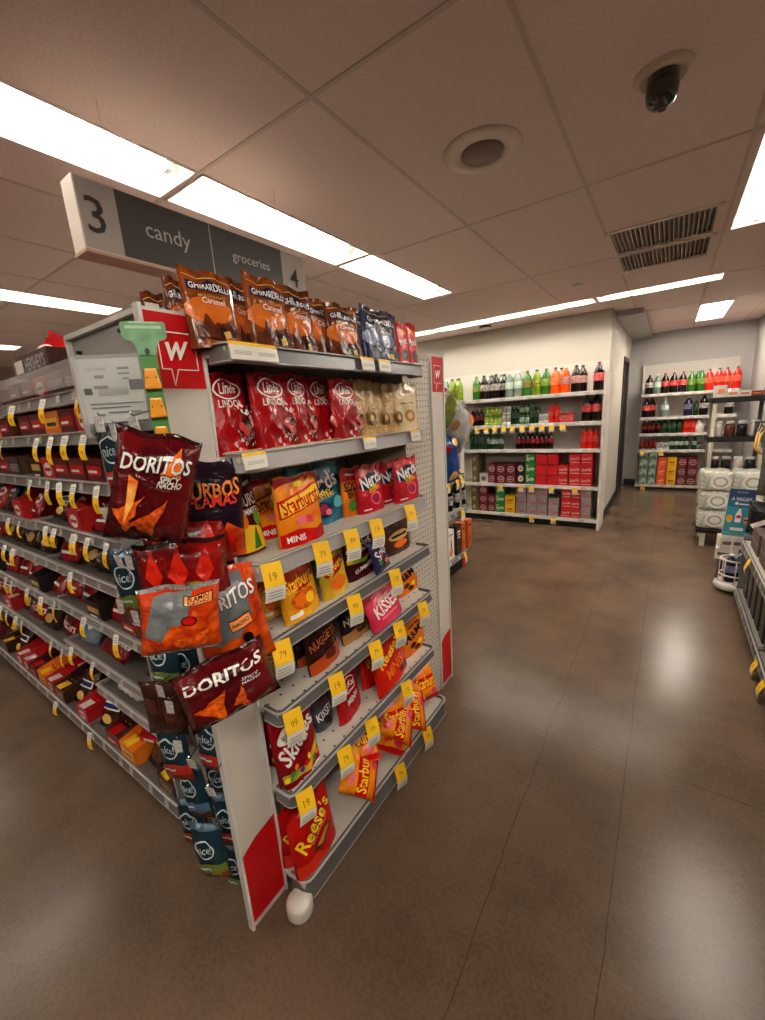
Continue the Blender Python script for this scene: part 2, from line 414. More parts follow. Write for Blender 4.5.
for n, (a, b, c, d_) in enumerate(fix):
    if a in desc:
        k = [f for f in fix if f[0] == a].index((a, b, c, d_)); nk = len([f for f in fix if f[0] == a])
        lab = f'long recessed light {desc[a]}, {ORD[nk-1-k]} from the far end'
        fixture(a, b, c, d_, lab)
    else:
        k = bk.index((a, b))
        fixture(a, b, c, d_, 'slim strip light before the back wall, '+['far left segment out of the row', 'left segment', 'middle segment above the soda shelves', 'right segment by the alcove'][k], along='x', dep=.09)
for (a, b, c, d_), lab in zip(troffer, ['wide three tube recessed ceiling light beside the air vent', 'small square recessed light over the alcove', 'added unseen wide key light behind the photographer', 'wide recessed light right of the photographer', 'wide recessed light right of the back aisle']):
    fixture(a, b, c, d_, lab, 3, dep=.08)
# ---- air vent, two louvred grilles
for i, (a, b, c, d_) in enumerate(vents):
    t = empty('air_vent', ((a+b)/2, (c+d_)/2, ZC)); tag(t, ['louvred ceiling air grille, nearer of the pair', 'louvred ceiling air grille, farther of the pair'][i], 'air vent', 'ceiling air grilles')
    w, l = (b-a)/2, (d_-c)/2
    bm = bmesh.new()
    for s in (-1, 1): B(bm, s*(w-.012)-.016, s*(w-.012)+.016, -l, l, -.008, .004); B(bm, -w, w, s*(l-.01)-.014, s*(l-.01)+.014, -.008, .004)
    obj('frame', bm, mat('vent frame', (216, 200, 188), .5), t)
    bm = bmesh.new(); B(bm, -w, w, -l, l, .07, .075); obj('duct_back', bm, BLACK, t)
    bm = bmesh.new(); n = 22
    for k in range(n):
        x = -w+.035+(2*w-.07)*k/(n-1); vs = B(bm, x-.0025, x+.0025, -l+.02, l-.02, -.004, .03)
        for v in vs:
            if v.co.z > 0: v.co.x += .016
    obj('louvres', bm, mat('vent slat', (180, 166, 156), .5), t)
# ---- dome camera, speaker, sprinkler, smoke detector
t = empty('security_camera', (-.1, 1.846, ZC)); tag(t, 'dark dome security camera in white ring on the ceiling', 'security camera')
bm = bmesh.new(); lathe(bm, [(.082, 0), (.082, -.006), (.072, -.018), (.06, -.02), (.058, -.012)][::-1], 32); obj('mount_ring', bm, mat('ivory plastic', (214, 196, 180), .35), t)
bm = bmesh.new(); lathe(bm, [(.002, -.1), (.02, -.098), (.036, -.088), (.044, -.072), (.047, -.05), (.047, -.012)], 32); obj('dome', bm, mat('smoked dome', (18, 17, 18), .06, coat=1), t, smooth=True)
bm = bmesh.new(); lathe(bm, [(.012, -.1025), (.014, -.1005), (.013, -.0985)], 16, c=(.004, 0)); obj('lens', bm, mat('lens', (60, 60, 66), .1), t)
t = empty('ceiling_speaker', (-.7, 1.846, ZC)); tag(t, 'round flush ceiling speaker with dark perforated grille', 'ceiling speaker')
bm = bmesh.new(); lathe(bm, [(.155, 0), (.155, -.004), (.135, -.009), (.09, -.01), (.09, -.004)][::-1], 40); obj('trim_ring', bm, mat('speaker ring', (226, 208, 198), .6), t)
bm = bmesh.new(); lathe(bm, [(.083, -.005), (.08, -.012), (.002, -.013)][::-1], 32); obj('grille', bm, mat('speaker grille', (160, 136, 120), .6, rgb2=(104, 84, 72), nscale=400), t)
t = empty('sprinkler', (-.76, 4.27, ZC)); tag(t, 'small round sprinkler cover on the ceiling before the strip light', 'sprinkler')
bm = bmesh.new(); lathe(bm, [(.04, 0), (.045, -.004), (.04, -.012), (.002, -.014)][::-1], 20); obj('cover_plate', bm, PWHITE, t)
t = empty('smoke_detector', (-2.0, 5.33, ZC)); tag(t, 'dark round smoke detector on the ceiling by the back wall', 'smoke detector')
bm = bmesh.new(); lathe(bm, [(.07, 0), (.075, -.02), (.075, -.025)][::-1], 24); obj('base', bm, BLACK, t)
bm = bmesh.new(); lathe(bm, [(.002, -.045), (.05, -.043), (.068, -.025)], 24); obj('cover', bm, PWHITE, t)

# ---- aisle sign
SX = -1.5
t = empty('aisle_sign', (SX, 1.13, 2.052)); tag(t, 'hanging aisle sign reading 3 candy groceries 4 above the endcap', 'aisle sign')
t.rotation_euler = (0, 0, PI/2)
bm = bmesh.new(); hw = .475
B(bm, -hw, hw, 0, .08, 0, .2, 0, .003); obj('sign_box', bm, mat('sign cabinet', (214, 204, 192), .45), t)
bm = bmesh.new(); B(bm, -hw, hw, -.002, .082, -.008, .0); obj('bottom_rail', bm, mat('sign rail', (196, 160, 136), .35), t)
sg = mat('sign light grey', (176, 168, 162), .5); sd = mat('sign charcoal', (74, 71, 70), .5); sw = mat('sign letters', (196, 192, 188), .5)
def flat(parent, name, ops, W, Ht, mats, y=0, eps=.0008):
    bm = bmesh.new(); keys = list(mats); put_decals(bm, ops, W, Ht, lambda x, z: (x, y, z), {k: i for i, k in enumerate(keys)}, eps=eps, cuts=0, eps0=.001)
    return obj(name, bm, [mats[k] for k in keys], parent)
W_, H_ = 2*hw, .2
def yf(y): return (y-1.13)/W_
flat(t, 'sign_face', [('rect', 0, .5, .99, .96, 'g'), ('rect', (yf(.769)+yf(1.457))/2, .5, yf(1.457)-yf(.769), .96, 'd'), ('rect', yf(1.1), .5, .004, .96, 'w'),
    ('text', '3', yf(.70), .5, .055, 'k', 0, 1, .005), ('text', 'candy', yf(.93), .5, .17, 'w', 0, 1, .004), ('text', 'groceries', yf(1.285), .52, .2, 'w', 0, 1, .004),
    ('text', '4', yf(1.525), .48, .055, 'k', 0, 1, .005)], W_, H_, dict(g=sg, d=sd, w=sw, k=mat('sign digits', (58, 54, 52), .5)))
for x in (-.35, .35):
    bm = bmesh.new(); tube(bm, [(x, .022, .2), (x, .022, ZC-2.052)], .0007, 5); obj('hanging_wire', bm, TBAR, t)

# ================================================================== shelving
def sweep(bm, path, prof, mi=0):
    """profile (outward offset, height) swept along a plan path; outward = to the right of travel"""
    n = len(path); rg = []
    for i, (x, y) in enumerate(path):
        a = path[max(0, i-1)]; b = path[min(n-1, i+1)]; d = Vector((b[0]-a[0], b[1]-a[1])).normalized(); o_ = Vector((d.y, -d.x))
        rg.append([bm.verts.new((x+o_.x*p, y+o_.y*p, z)) for p, z in prof])
    for i in range(n-1):
        for k in range(len(prof)-1):
            f = bm.faces.new((rg[i][k], rg[i+1][k], rg[i+1][k+1], rg[i][k+1])); f.material_index = mi
def shelf(parent, x0, x1, z, depth, ch=.045, deck=None, chan=None, r=.02, labels=0, seed=0, y0=0.0, cpos=None):
    """local frame: front at y=0 facing -y, z = top of the front edge"""
    bm = bmesh.new(); B(bm, x0+.002, x1-.002, .012+y0, depth, z-.028, z-.012, 0); 
    s = obj('shelf', bm, deck or CREAM, parent)
    path = [(x0, .07+y0)]+[(x0+r-r*math.cos(a), r-r*math.sin(a)+y0) for a in [PI/2*k/4 for k in range(5)]]+[(x1-r+r*math.sin(a), r-r*math.cos(a)+y0) for a in [PI/2*k/4 for k in range(5)]]+[(x1, .07+y0)]
    bm = bmesh.new(); sweep(bm, path, [(-.012, z-.01), (-.009, z), (-.004, z), (.004, z-ch), (0, z-ch-.003), (-.012, z-ch+.004), (-.012, z-.03)])
    rr = random.Random(seed)
    for k in range(labels):
        x = x0+(x1-x0)*(k+.5+rr.uniform(-.25, .25))/labels; w = .015
        vs = [bm.verts.new(p) for p in ((x-w, -.0065+y0, z-ch+.008), (x+w, -.0065+y0, z-ch+.008), (x+w, -.0015+y0, z-.006), (x-w, -.0015+y0, z-.006))]
        bm.faces.new(vs).material_index = 1
    obj('price_channel', bm, [chan or GREYM, PLBL], s)
    bm = bmesh.new()
    for zz in (z-.004, z-ch+.002):
        sweep(bm, path, [(-.002, zz-.002), (.005, zz-.0015), (.005, zz+.0015), (-.002, zz+.002)])
    obj('channel_rim', bm, mat('channel rim', (172, 168, 164), .3), s)
    return s
# ---- endcap facing the camera
EX, EYM = -.827, 1.055
cap = empty('endcap_shelving', (EX, EYM, 0), PI/2); tag(cap, 'white metal endcap shelf unit with grey price channels full of candy bags', 'shelf unit')
EZ = [1.685, 1.435, 1.153, .932, .712, .43, .10]
EWD = .445
for i, z in enumerate(EZ[:-1]):
    shelf(cap, -EWD, EWD+.02, z, .44, .045 if i not in (1, 2) else .05, deck=DECKP if i > 2 else CREAM, chan=mat('pale bullnose', (160, 157, 154), .28) if i in (1, 2) else GREYM, r=.035 if i in (1, 2) else .02)
sb = shelf(cap, -EWD+.0, EWD+.1, .1, .44, .078, y0=-.01, deck=CREAM, chan=mat('dark base channel', (98, 94, 92), .35), r=.03)
bm = bmesh.new(); B(bm, -EWD+.02, EWD+.08, .05, .1, 0, .08); obj('kick_plate', bm, DARK, cap)
bm = bmesh.new(); B(bm, -EWD-.02, EWD+.26, .445, .455, .0, 1.75); obj('back_panel', bm, PEGX, cap)
for s in (-1,):
    bm = bmesh.new(); B(bm, -EWD-.008, -EWD-.001, .113, .445, 0, 1.74); obj('side_panel', bm, CREAM, cap)
bm = bmesh.new(); B(bm, .468, .71, .105, .112, 0, 1.74); obj('perforated_panel', bm, PEGX, cap)
bm = bmesh.new(); B(bm, .465, .475, .112, .445, 0, 1.74); obj('side_panel', bm, CREAM, cap)
# white corner bumper
bm = bmesh.new(); lathe(bm, [(.038, .0), (.041, .006), (.041, .04), (.036, .048), (.022, .055), (.004, .057)], 24, c=(-EWD-.016, .012)); obj('corner_bumper', bm, mat('scuffed white plastic', (214, 206, 196), .4, noise=.1, nscale=60), cap)
# left sign panel and right sign panel (red head and foot)
def sign_panel(x0, x1, back, lab):
    pb = bmesh.new(); B(pb, x0, x1, .1, .112, .0, 1.755)
    w = x1-x0; cx = (x0+x1)/2
    ops = [('poly', [(-.47, .905), (.47, .905), (.47, .996), (-.47, .996)], 'r'),
           ('poly', [(-.47, .012), (.47, .012), (.47, .178), (-.1, .170), (-.47, .155)], 'r')]
    W0, H0 = w, 1.755
    c0 = .945 
    hz = .030; hx = .30
    th = .0024; 
    def bar(a, b, m='w'):
        dx, dz = (b[0]-a[0])*W0, (b[1]-a[1])*H0; L = math.hypot(dx, dz); n = (-dz/L*th/2, dx/L*th/2)
        ops.append(('poly', [(a[0]+n[0]/W0, a[1]+n[1]/H0), (b[0]+n[0]/W0, b[1]+n[1]/H0), (b[0]-n[0]/W0, b[1]-n[1]/H0), (a[0]-n[0]/W0, a[1]-n[1]/H0)], m))
    T_, Bt = c0+hz*.95, c0-hz*.55
    q = [(-.36, T_), (.34, T_), (.34, Bt), (.08, Bt), (-.1, Bt-.022), (-.14, Bt), (-.36, Bt)]
    q = [(-.3, T_), (.36, T_), (.36, Bt), (-.02, Bt), (-.12, Bt-.02), (-.14, Bt), (-.3, Bt)]
    for i in range(len(q)): bar(q[i], q[(i+1) % len(q)])
    ops.append(('text', 'w', .03, (T_+Bt)/2, .42, 'w', .1, 1.1, .03, .35))
    put_decals(pb, ops, W0, H0, lambda x, z: (cx+x, .1, z), dict(r=1, w=2), eps=.0006, cuts=0, eps0=.0008)
    p = obj('sign_panel', pb, [mat('sign panel white', (206, 198, 188), .4, noise=.04, nscale=6), RED, mat('white vinyl', (236, 226, 218), .4)], cap)
    for x in (x0, x1):
        bm = bmesh.new(); B(bm, x-.004, x+.004, .094, .115, 0, 1.76); obj('edge_trim', bm, mat('panel edge trim', (206, 202, 196), .35), p)
    return p
sign_panel(-.574, -.442, 0, '')
sign_panel(.71, .835, 0, '')
# ---- main gondola along the candy aisle
GY = .525
GDECK = mat('grey aisle deck', (96, 88, 82), .5)
gon = empty('gondola_shelving', (-1.385, GY, 0)); tag(gon, 'long grey candy gondola shelving with seven tiers running away at left', 'shelf unit')
BZ = {0: [1.635, 1.512, 1.355, 1.17, 1.0, .815, .61, .15], 1: [1.628, 1.512, 1.355, 1.16, 1.0, .80, .56, .15]}
bays_ = [(-.795, -.004)]+[(-.795-.914*(k+1), -.795-.914*k) for k in range(5)]
for bi, (a, b) in enumerate(bays_):
    for k, z in enumerate(BZ[min(1, bi)]):
        shelf(gon, a, b, z, .62, .04 if k < 7 else .06, deck=GDECK, r=.004, labels=0 if bi > 2 else 6, seed=bi*9+k, chan=GREYM if k == 7 else mat('grey clear channel', (128, 123, 120), .3))
shelf(gon, -.53, -.004, .475, .62, .04, deck=GDECK, r=.004, labels=4, seed=77, chan=mat('grey clear channel', (128, 123, 120), .3))
bm = bmesh.new(); B(bm, -5.4, -.0, .62, .66, 0, 1.72); obj('back_panel', bm, mat('brownish back panel', (92, 74, 66), .6), gon)
bm = bmesh.new(); B(bm, -5.4, -.01, .05, 1.25, 0, .075); obj('base', bm, DARK, gon)
bm = bmesh.new(); B(bm, 0, .012, .005, .6, 0.02, 1.5); obj('end_panel', bm, GREYP, gon)
bm = bmesh.new(); B(bm, -5.4, -.0, .66, 1.28, .15, .17); B(bm, -5.4, 0, .66, 1.28, .7, .72); B(bm, -5.4, 0, .66, 1.28, 1.2, 1.22); obj('rear_shelf', bm, CREAM, gon)
bm = bmesh.new(); B(bm, 0, .012, .66, 1.28, 0, 1.72); obj('end_panel', bm, GREYP, gon)
for bi, (a, b) in enumerate(bays_):
    bm = bmesh.new(); sweep(bm, [(a+.004, .0), (b-.004, .0)], [(0, 1.645), (-.002, 1.72), (-.0045, 1.72), (-.0025, 1.645), (0, 1.645)]); obj('clear_bin_front', bm, mat('acrylic', (206, 198, 194), .15, alpha=.35), gon)
# ---- hook rack between the gondola and the endcap
rack = empty('hook_rack', (-1.37, .5, 0)); tag(rack, 'grey metal hook rack with header board between aisle shelves and endcap', 'hook rack')
bm = bmesh.new(); B(bm, 0, .435, .012, .022, 1.5, 1.755); obj('header_board', bm, GREYP, rack)
bm = bmesh.new()
B(bm, -.012, .0, 0, .03, 1.49, 1.765); B(bm, 0, .435, 0, .03, 1.753, 1.765); B(bm, .425, .437, 0, .03, 1.49, 1.765)
obj('board_frame', bm, mat('light metal rim', (190, 186, 180), .35), rack)
bm = bmesh.new()
for x, z in ((.05, 1.715), (.33, 1.715), (.3, 1.73)): tube(bm, [(x, .0, z), (x, .012, z)], .005, 8)
obj('fixing_hole', bm, BLACK, rack)
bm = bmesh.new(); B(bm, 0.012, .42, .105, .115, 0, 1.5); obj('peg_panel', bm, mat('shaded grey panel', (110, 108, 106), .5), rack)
for z in (1.47, 1.15, .87, .62, .36):
    bm = bmesh.new(); B(bm, .012, .43, .075, .1, z-.012, z+.012); obj('cross_bar', bm, GREYP, rack)
# ================================================================== packaging designs
def K(key, name, W, Ht, T, base, ops, inks, style='pouch', seed=1, seal=None, nx=12, nz=14):
    proto(key, name, lambda: bag_mesh(W, Ht, T, base, ops, inks, style, seed, nx, nz, seal), W, Ht)
def KB(key, name, W, Ht, Dp, base, ops, inks, eps=.0006):
    proto(key, name, lambda: box_mesh(W, Ht, Dp, base, ops, inks, eps=eps), W, Ht)
iW = ink('white', (238, 232, 226)); iY = ink('yellow', (250, 200, 30)); iO = ink('orange', (238, 110, 16)); iR = ink('red', (196, 14, 18)); iN = ink('navy', (24, 32, 66))
iK = ink('black', (16, 14, 14)); iB = ink('brown', (84, 40, 20)); iG = ink('gold', (214, 170, 90)); iGr = ink('green', (60, 128, 44)); iT = ink('teal', (40, 130, 150)); iP = ink('pink', (240, 110, 130))
chip = ink('chip', (240, 106, 20), (176, 52, 8), 70); nuts = ink('nuts', (166, 84, 44), (90, 34, 16), 90); leafy = ink('flame', (236, 92, 14), (150, 20, 8), 22)
SILV = mat('silver seal', (190, 188, 186), .25, .8, bump=.3, bscale=60)
# chocolate pouches (top shelf)
GB = film('caramel orange foil', (172, 84, 28), (104, 42, 12), 11)
def choc(banner, sub, town):
    ops = [('rect', 0, .9, .9, .012, 'g'), ('ell', -.1, .48, .42, .17, 'l'), ('rect', .0, .78, .82, .105, 'n'), ('text', 'GHIRARDELLI', 0, .78, .76, 'w', 0, 1, .035),
           ('poly', [(-.12, .83), (0, .875), (.12, .83)], 'n'), ('text', 'MILK CHOCOLATE', 0, .66, .5, 'g', 0, 1, .01), ('text', 'Caramel', 0, .6, .42, 'w', 0, 1, .02),
           ('poly', [(-.45, .12), (.45, .12), (.45, .3), (.28, .27), (.26, .36), (.16, .36), (.15, .3), (-.05, .33), (-.08, .28), (-.2, .42), (-.24, .42), (-.3, .28), (-.45, .26)], 'b'),
           ('rect', .22, .22, .1, .14, 'd', .4), ('rect', .02, .2, .1, .14, 'd', -.3), ('rect', .1, .17, .12, .09, 'g', .2)]
    return ops
cin = dict(n=iN, w=iW, g=iG, b=ink('town brown', (110, 46, 16), (66, 24, 10), 30), d=ink('chocolate', (44, 20, 12)), l=ink('glow orange', (232, 128, 40), (196, 92, 30), 12))
K('choc', 'chocolate_bag', .14, .165, .06, GB, choc(0, 0, 0), cin, seed=3)
K('choc2', 'chocolate_bag', .14, .165, .06, film('dark caramel foil', (140, 66, 26), (84, 34, 14), 10), choc(0, 0, 0), cin, seed=9)
K('navy', 'chocolate_bag', .15, .165, .06, film('navy foil', (52, 66, 104), (28, 36, 66), 9), choc(0, 0, 0), dict(cin, b=ink('town navy', (36, 46, 84), (20, 26, 50), 30), l=ink('pale blue', (150, 160, 186), (80, 92, 130), 12), n=ink('banner', (14, 18, 40))), seed=5)
K('redbar', 'chocolate_bag', .07, .14, .04, film('bright red', (206, 22, 18)), [('text', 'fruit', 0, .6, .7, 'w', .2, 1, .03), ('rect', 0, .8, .8, .1, 'o'), ('ell', 0, .3, .3, .12, 'd'), ('rect', 0, .12, .6, .06, 'w')], dict(w=iW, o=iO, d=ink('choc', (70, 24, 16))), seed=4)
# truffle bags, second shelf
def swirl(n, seed, m='p'):
    r = random.Random(seed); o = []
    for k in range(n):
        a = -1.9+k*3.6/n; x = .02+.36*math.cos(a)+r.uniform(-.05, .05); z = .34+.26*math.sin(a)*.8+r.uniform(-.03, .03); o.append(('ell', x+r.uniform(-.06, .06), z+r.uniform(-.05, .05), .018+r.random()*.022, .009+r.random()*.012, m, r.uniform(0, 3)))
    return o
RB = film('deep red foil', (186, 10, 20), (146, 4, 14), 9)
tru = [('ring', 0, .8, .34, .12, 'w'), ('text', 'Lindt', 0, .81, .42, 'w', .05, 1, .02, .3), ('text', 'LINDOR', 0, .63, .56, 'w', 0, 1, .01), ('text', 'MILK', .3, .53, .16, 'w', 0, 1, .02), ('rect', .3, .53, .26, .04, 'd')]+swirl(44, 2)+[('ell', .06, .32, .19, .1, 'd'), ('ell', -.02, .34, .08, .06, 'c'), ('ell', .13, .31, .08, .055, 'c2'), ('ell', .04, .27, .07, .05, 'c'), ('rect', 0, .05, .9, .012, 'g')]
tin = dict(w=iW, d=ink('window', (44, 14, 12)), p=ink('pinkish white', (236, 190, 186)), c=ink('truffle red', (206, 40, 36)), c2=ink('truffle brown', (120, 60, 36)), g=iG)
K('truf', 'truffle_bag', .145, .175, .07, RB, tru, tin, seed=12)
K('trufg', 'truffle_bag', .11, .17, .06, film('gold foil', (196, 158, 96), (150, 112, 58), 10), [('text', 'Lindt', 0, .84, .5, 'b', .05, 1, .02, .3), ('text', 'LINDOR', 0, .74, .62, 'b', 0, 1, .01)]+swirl(16, 5)+[('ell', .05, .32, .2, .12, 'd'), ('ell', .02, .33, .09, .06, 'c')], dict(b=ink('bronze', (110, 76, 30)), p=ink('cream', (236, 216, 170)), d=ink('window2', (96, 64, 30)), c=iG), seed=13)
K('trufw', 'truffle_bag', .1, .17, .055, film('cream foil', (222, 200, 160), (196, 168, 120), 9), [('text', 'Lindt', 0, .84, .5, 'b', .05, 1, .02, .3), ('rect', 0, .6, .5, .03, 'b'), ('ell', .05, .34, .2, .13, 'd'), ('ell', .04, .34, .1, .07, 'g')], dict(b=ink('bronze', (110, 76, 30)), d=ink('window3', (150, 110, 60)), g=iG), seed=14)
# third shelf
K('star', 'candy_bag', .17, .19, .07, film('orange yellow', (244, 152, 18), (226, 120, 12), 9),
  [('poly', [(-.49, .01), (.49, .01), (.49, .22), (.2, .18), (-.2, .25), (-.49, .2)], 'r'), ('poly', [(-.47, .42), (.47, .58), (.47, .86), (-.47, .68)], 'r'), ('poly', [(-.44, .45), (.45, .6), (.45, .83), (-.44, .65)], 'y'), ('text', 'Starburst', 0, .64, .84, 'r', .17, 1.5, .04), ('text', 'MINIS', -.25, .12, .34, 'w', 0, 1, .05),
   ('rect', -.1, .36, .16, .11, 'p', .2), ('rect', .08, .35, .15, .11, 'k', -.25), ('rect', .23, .4, .14, .1, 'o', .1), ('poly', [(-.49, .86), (.1, .97), (.49, .9), (.49, .99), (-.49, .99)], 'r'), ('ell', 0, .9, .1, .04, 'y')],
  dict(r=iR, y=iY, w=iW, p=iP, k=ink('rose', (230, 60, 80)), o=iO), seed=21)
K('nerdt', 'candy_bag', .2, .19, .06, film('teal', (36, 116, 136), (22, 84, 104), 8),
  [('ell', 0, .62, .44, .16, 'n', .2), ('text', 'Nerds', 0, .66, .74, 'w', .22, 1.25, .045), ('text', 'GUMMY', .02, .5, .36, 'y', .2, 1, .03), ('text', 'CLUSTERS', .05, .44, .42, 'y', .2, 1, .03), ('ell', .0, .24, .17, .13, 'n'), ('ell', -.02, .26, .11, .09, 'r'), ('ell', .08, .2, .06, .05, 'p'), ('rect', -.3, .08, .22, .03, 'w'), ('ell', .3, .32, .1, .1, 'b')],
  dict(n=iN, w=iW, y=iY, r=ink('cluster', (190, 30, 60), (80, 20, 60), 120), p=iP, b=ink('light teal', (90, 170, 180))), seed=22)
K('nerdr', 'candy_bag', .17, .175, .06, film('cherry red', (206, 22, 40), (170, 10, 28), 8),
  [('ell', 0, .66, .45, .16, 'n', .2), ('text', 'Nerds', 0, .69, .78, 'w', .2, 1.25, .045), ('text', 'GUMMY', .02, .53, .36, 'y', .2, 1, .03), ('text', 'CLUSTERS', .05, .47, .42, 'y', .2, 1, .03), ('ell', .05, .28, .2, .14, 'p'), ('ell', .03, .28, .14, .1, 'r'), ('rect', -.3, .08, .22, .03, 'w')],
  dict(n=iN, w=iW, y=iY, r=ink('cluster', (190, 30, 60), (80, 20, 60), 120), p=ink('rose2', (240, 90, 110))), seed=23)
K('sours', 'candy_bag', .13, .2, .055, film('sour maroon', (116, 20, 24), (60, 14, 18), 9),
  [('text', 'SOURS', 0, .66, .8, 'w', .08, 1.2, .04), ('text', 'GUMMIES', 0, .52, .7, 'w', .06, 1, .03), ('poly', [(-.4, .03), (.42, .03), (.3, .32), (-.3, .38)], 'y'), ('poly', [(-.1, .05), (.2, .06), (.1, .34)], 'g'), ('ell', .25, .42, .14, .09, 'g2'), ('ell', -.22, .42, .14, .09, 'o'), ('rect', 0, .88, .6, .04, 'w')],
  dict(w=iW, y=iY, g=iGr, g2=ink('lime', (120, 170, 40)), o=iO), seed=24)
K('sourso', 'candy_bag', .13, .17, .05, film('orange sour', (232, 130, 24), (196, 90, 16), 9),
  [('poly', [(-.49, .74), (.49, .74), (.49, .99), (-.49, .99)], 'r'), ('text', 'SOURS', 0, .64, .8, 'k', .08, 1.3, .04), ('text', 'BITES', 0, .48, .6, 'k', .06, 1.2, .03), ('ell', .2, .26, .16, .12, 'r'), ('ell', -.2, .22, .16, .12, 'g'), ('rect', 0, .86, .6, .04, 'w')], dict(r=iR, k=iK, g=iGr, w=iW), seed=25)
# fourth shelf
K('raisin', 'candy_bag', .17, .17, .05, film('sunny yellow', (240, 178, 28), (220, 140, 20), 8),
  [('ell', 0, .66, .42, .22, 'r'), ('ell', 0, .68, .36, .17, 'o'), ('text', 'Starburst', 0, .6, .76, 'y', .1, 1.5, .04), ('ell', 0, .3, .34, .16, 'b'), ('ell', -.1, .3, .15, .1, 'o2'), ('ell', .14, .27, .13, .09, 'o3'), ('rect', -.28, .11, .3, .07, 'w')], dict(r=iR, o=ink('dark orange', (196, 60, 20)), y=iY, b=ink('candy pile', (236, 120, 20), (180, 70, 10), 90), o2=iO, o3=iY, w=iW), seed=31)
K('lemon', 'candy_bag', .12, .17, .05, film('lemon yellow', (226, 190, 50), (190, 150, 30), 9),
  [('ell', 0, .56, .4, .14, 'r', .4), ('text', 'Starburst', 0, .56, .66, 'y', .5, 1.5, .04), ('ell', 0, .24, .3, .13, 'o'), ('rect', 0, .85, .5, .05, 'r')], dict(r=iR, y=iY, o=iO), seed=32)
SK = [('text', 'Skittles', 0, .55, .88, 'w', .42, 1.4, .055), ('poly', [(-.45, .22), (.1, .14), (.47, .42), (.47, .3), (.1, .04), (-.45, .1)], 'rb'), ('ell', -.2, .72, .22, .1, 'w', .3), ('text', 'SHARE', -.2, .735, .26, 'k', .3, 1, .02), ('text', 'SIZE', -.2, .69, .2, 'k', .3, 1, .02)] + \
     [('ell', -.4+.1*k, .14+.05*((k*7) % 3), .045, .04, 'ygoprk'[k % 5]) for k in range(8)]+[('rect', .2, .06, .3, .03, 'w')]
K('skit', 'candy_bag', .18, .22, .07, film('crimson', (164, 14, 24), (110, 6, 14), 8), SK, dict(w=iW, rb=ink('rainbow', (236, 180, 30), (60, 140, 50), 16), y=iY, g=iGr, o=iO, p=ink('purple', (96, 40, 120)), r=iR, k=iK), seed=33)
K('skitd', 'candy_bag', .14, .18, .05, film('wine', (90, 14, 22), (50, 6, 12), 8), [('text', 'Skittles', 0, .62, .84, 'w', .3, 1.4, .05), ('poly', [(-.45, .44), (.1, .38), (.47, .58), (.47, .5), (.1, .3), (-.45, .36)], 'rb'), ('text', 'GUMMIES', 0, .2, .6, 'w', .15, 1, .04)], dict(w=iW, rb=ink('rainbow', (236, 180, 30), (60, 140, 50), 16)), seed=34)
K('skitp', 'candy_bag', .1, .12, .03, film('purple', (60, 30, 84), (24, 44, 90), 10), [('text', 'Sour', 0, .6, .7, 'w', .5, 1.6, .05), ('ell', -.2, .3, .1, .08, 'g'), ('ell', .15, .25, .1, .08, 'o'), ('ell', 0, .45, .08, .06, 'r')], dict(w=iW, g=iGr, o=iO, r=iR), seed=35, style='pillow')
K('brown', 'candy_bag', .13, .17, .05, film('cocoa brown', (92, 50, 24), (52, 26, 14), 9), [('ell', 0, .5, .38, .14, 'g'), ('rect', 0, .5, .6, .07, 'd'), ('ell', 0, .26, .25, .1, 'o')], dict(g=iG, d=ink('dk', (46, 20, 12)), o=iO), seed=36)
# fifth
NG = lambda a, b: [('text', 'NUGGETS', 0, .56, .84, 'w', .12, 1.3, .03), ('rect', 0, .82, .5, .04, 'w'), ('poly', [(-.49, .01), (.49, .01), (.49, .34), (-.49, .24)], 'o'), ('ell', .1, .22, .2, .1, 'd')]
K('nug', 'chocolate_bag', .17, .18, .05, film('espresso', (44, 26, 22), (22, 12, 12), 9), NG(0, 0), dict(w=ink('tan', (206, 190, 170)), o=ink('tan band', (170, 120, 60)), d=ink('dk2', (90, 50, 30))), seed=41)
K('nugo', 'chocolate_bag', .17, .18, .05, film('espresso rust', (66, 28, 18), (36, 14, 10), 9), NG(0, 0), dict(w=ink('rust letters', (176, 90, 60)), o=ink('rust band', (176, 70, 24)), d=ink('dk3', (90, 30, 20))), seed=42)
K('kiss', 'candy_bag', .17, .15, .05, film('candy pink', (230, 66, 96), (200, 34, 70), 8), [('text', 'KISSES', .02, .42, .72, 'w', .1, 1.3, .05), ('ell', 0, .72, .3, .12, 'p'), ('text', 'HERSHEY', 0, .6, .36, 'w', .1, 1, .03), ('rect', 0, .2, .5, .05, 'p')], dict(w=iW, p=iP), seed=43)
K('mmo', 'candy_bag', .12, .17, .05, film('peanut orange', (232, 128, 22), (206, 96, 12), 8), [('text', "M&M's", 0, .62, .88, 'k', .3, 1.5, .06), ('ell', -.15, .28, .12, .08, 'b'), ('ell', .14, .25, .12, .08, 'y'), ('ell', 0, .15, .12, .08, 'b'), ('rect', 0, .86, .5, .04, 'k')], dict(k=iK, b=ink('cocoa', (80, 36, 18)), y=iY), seed=44)
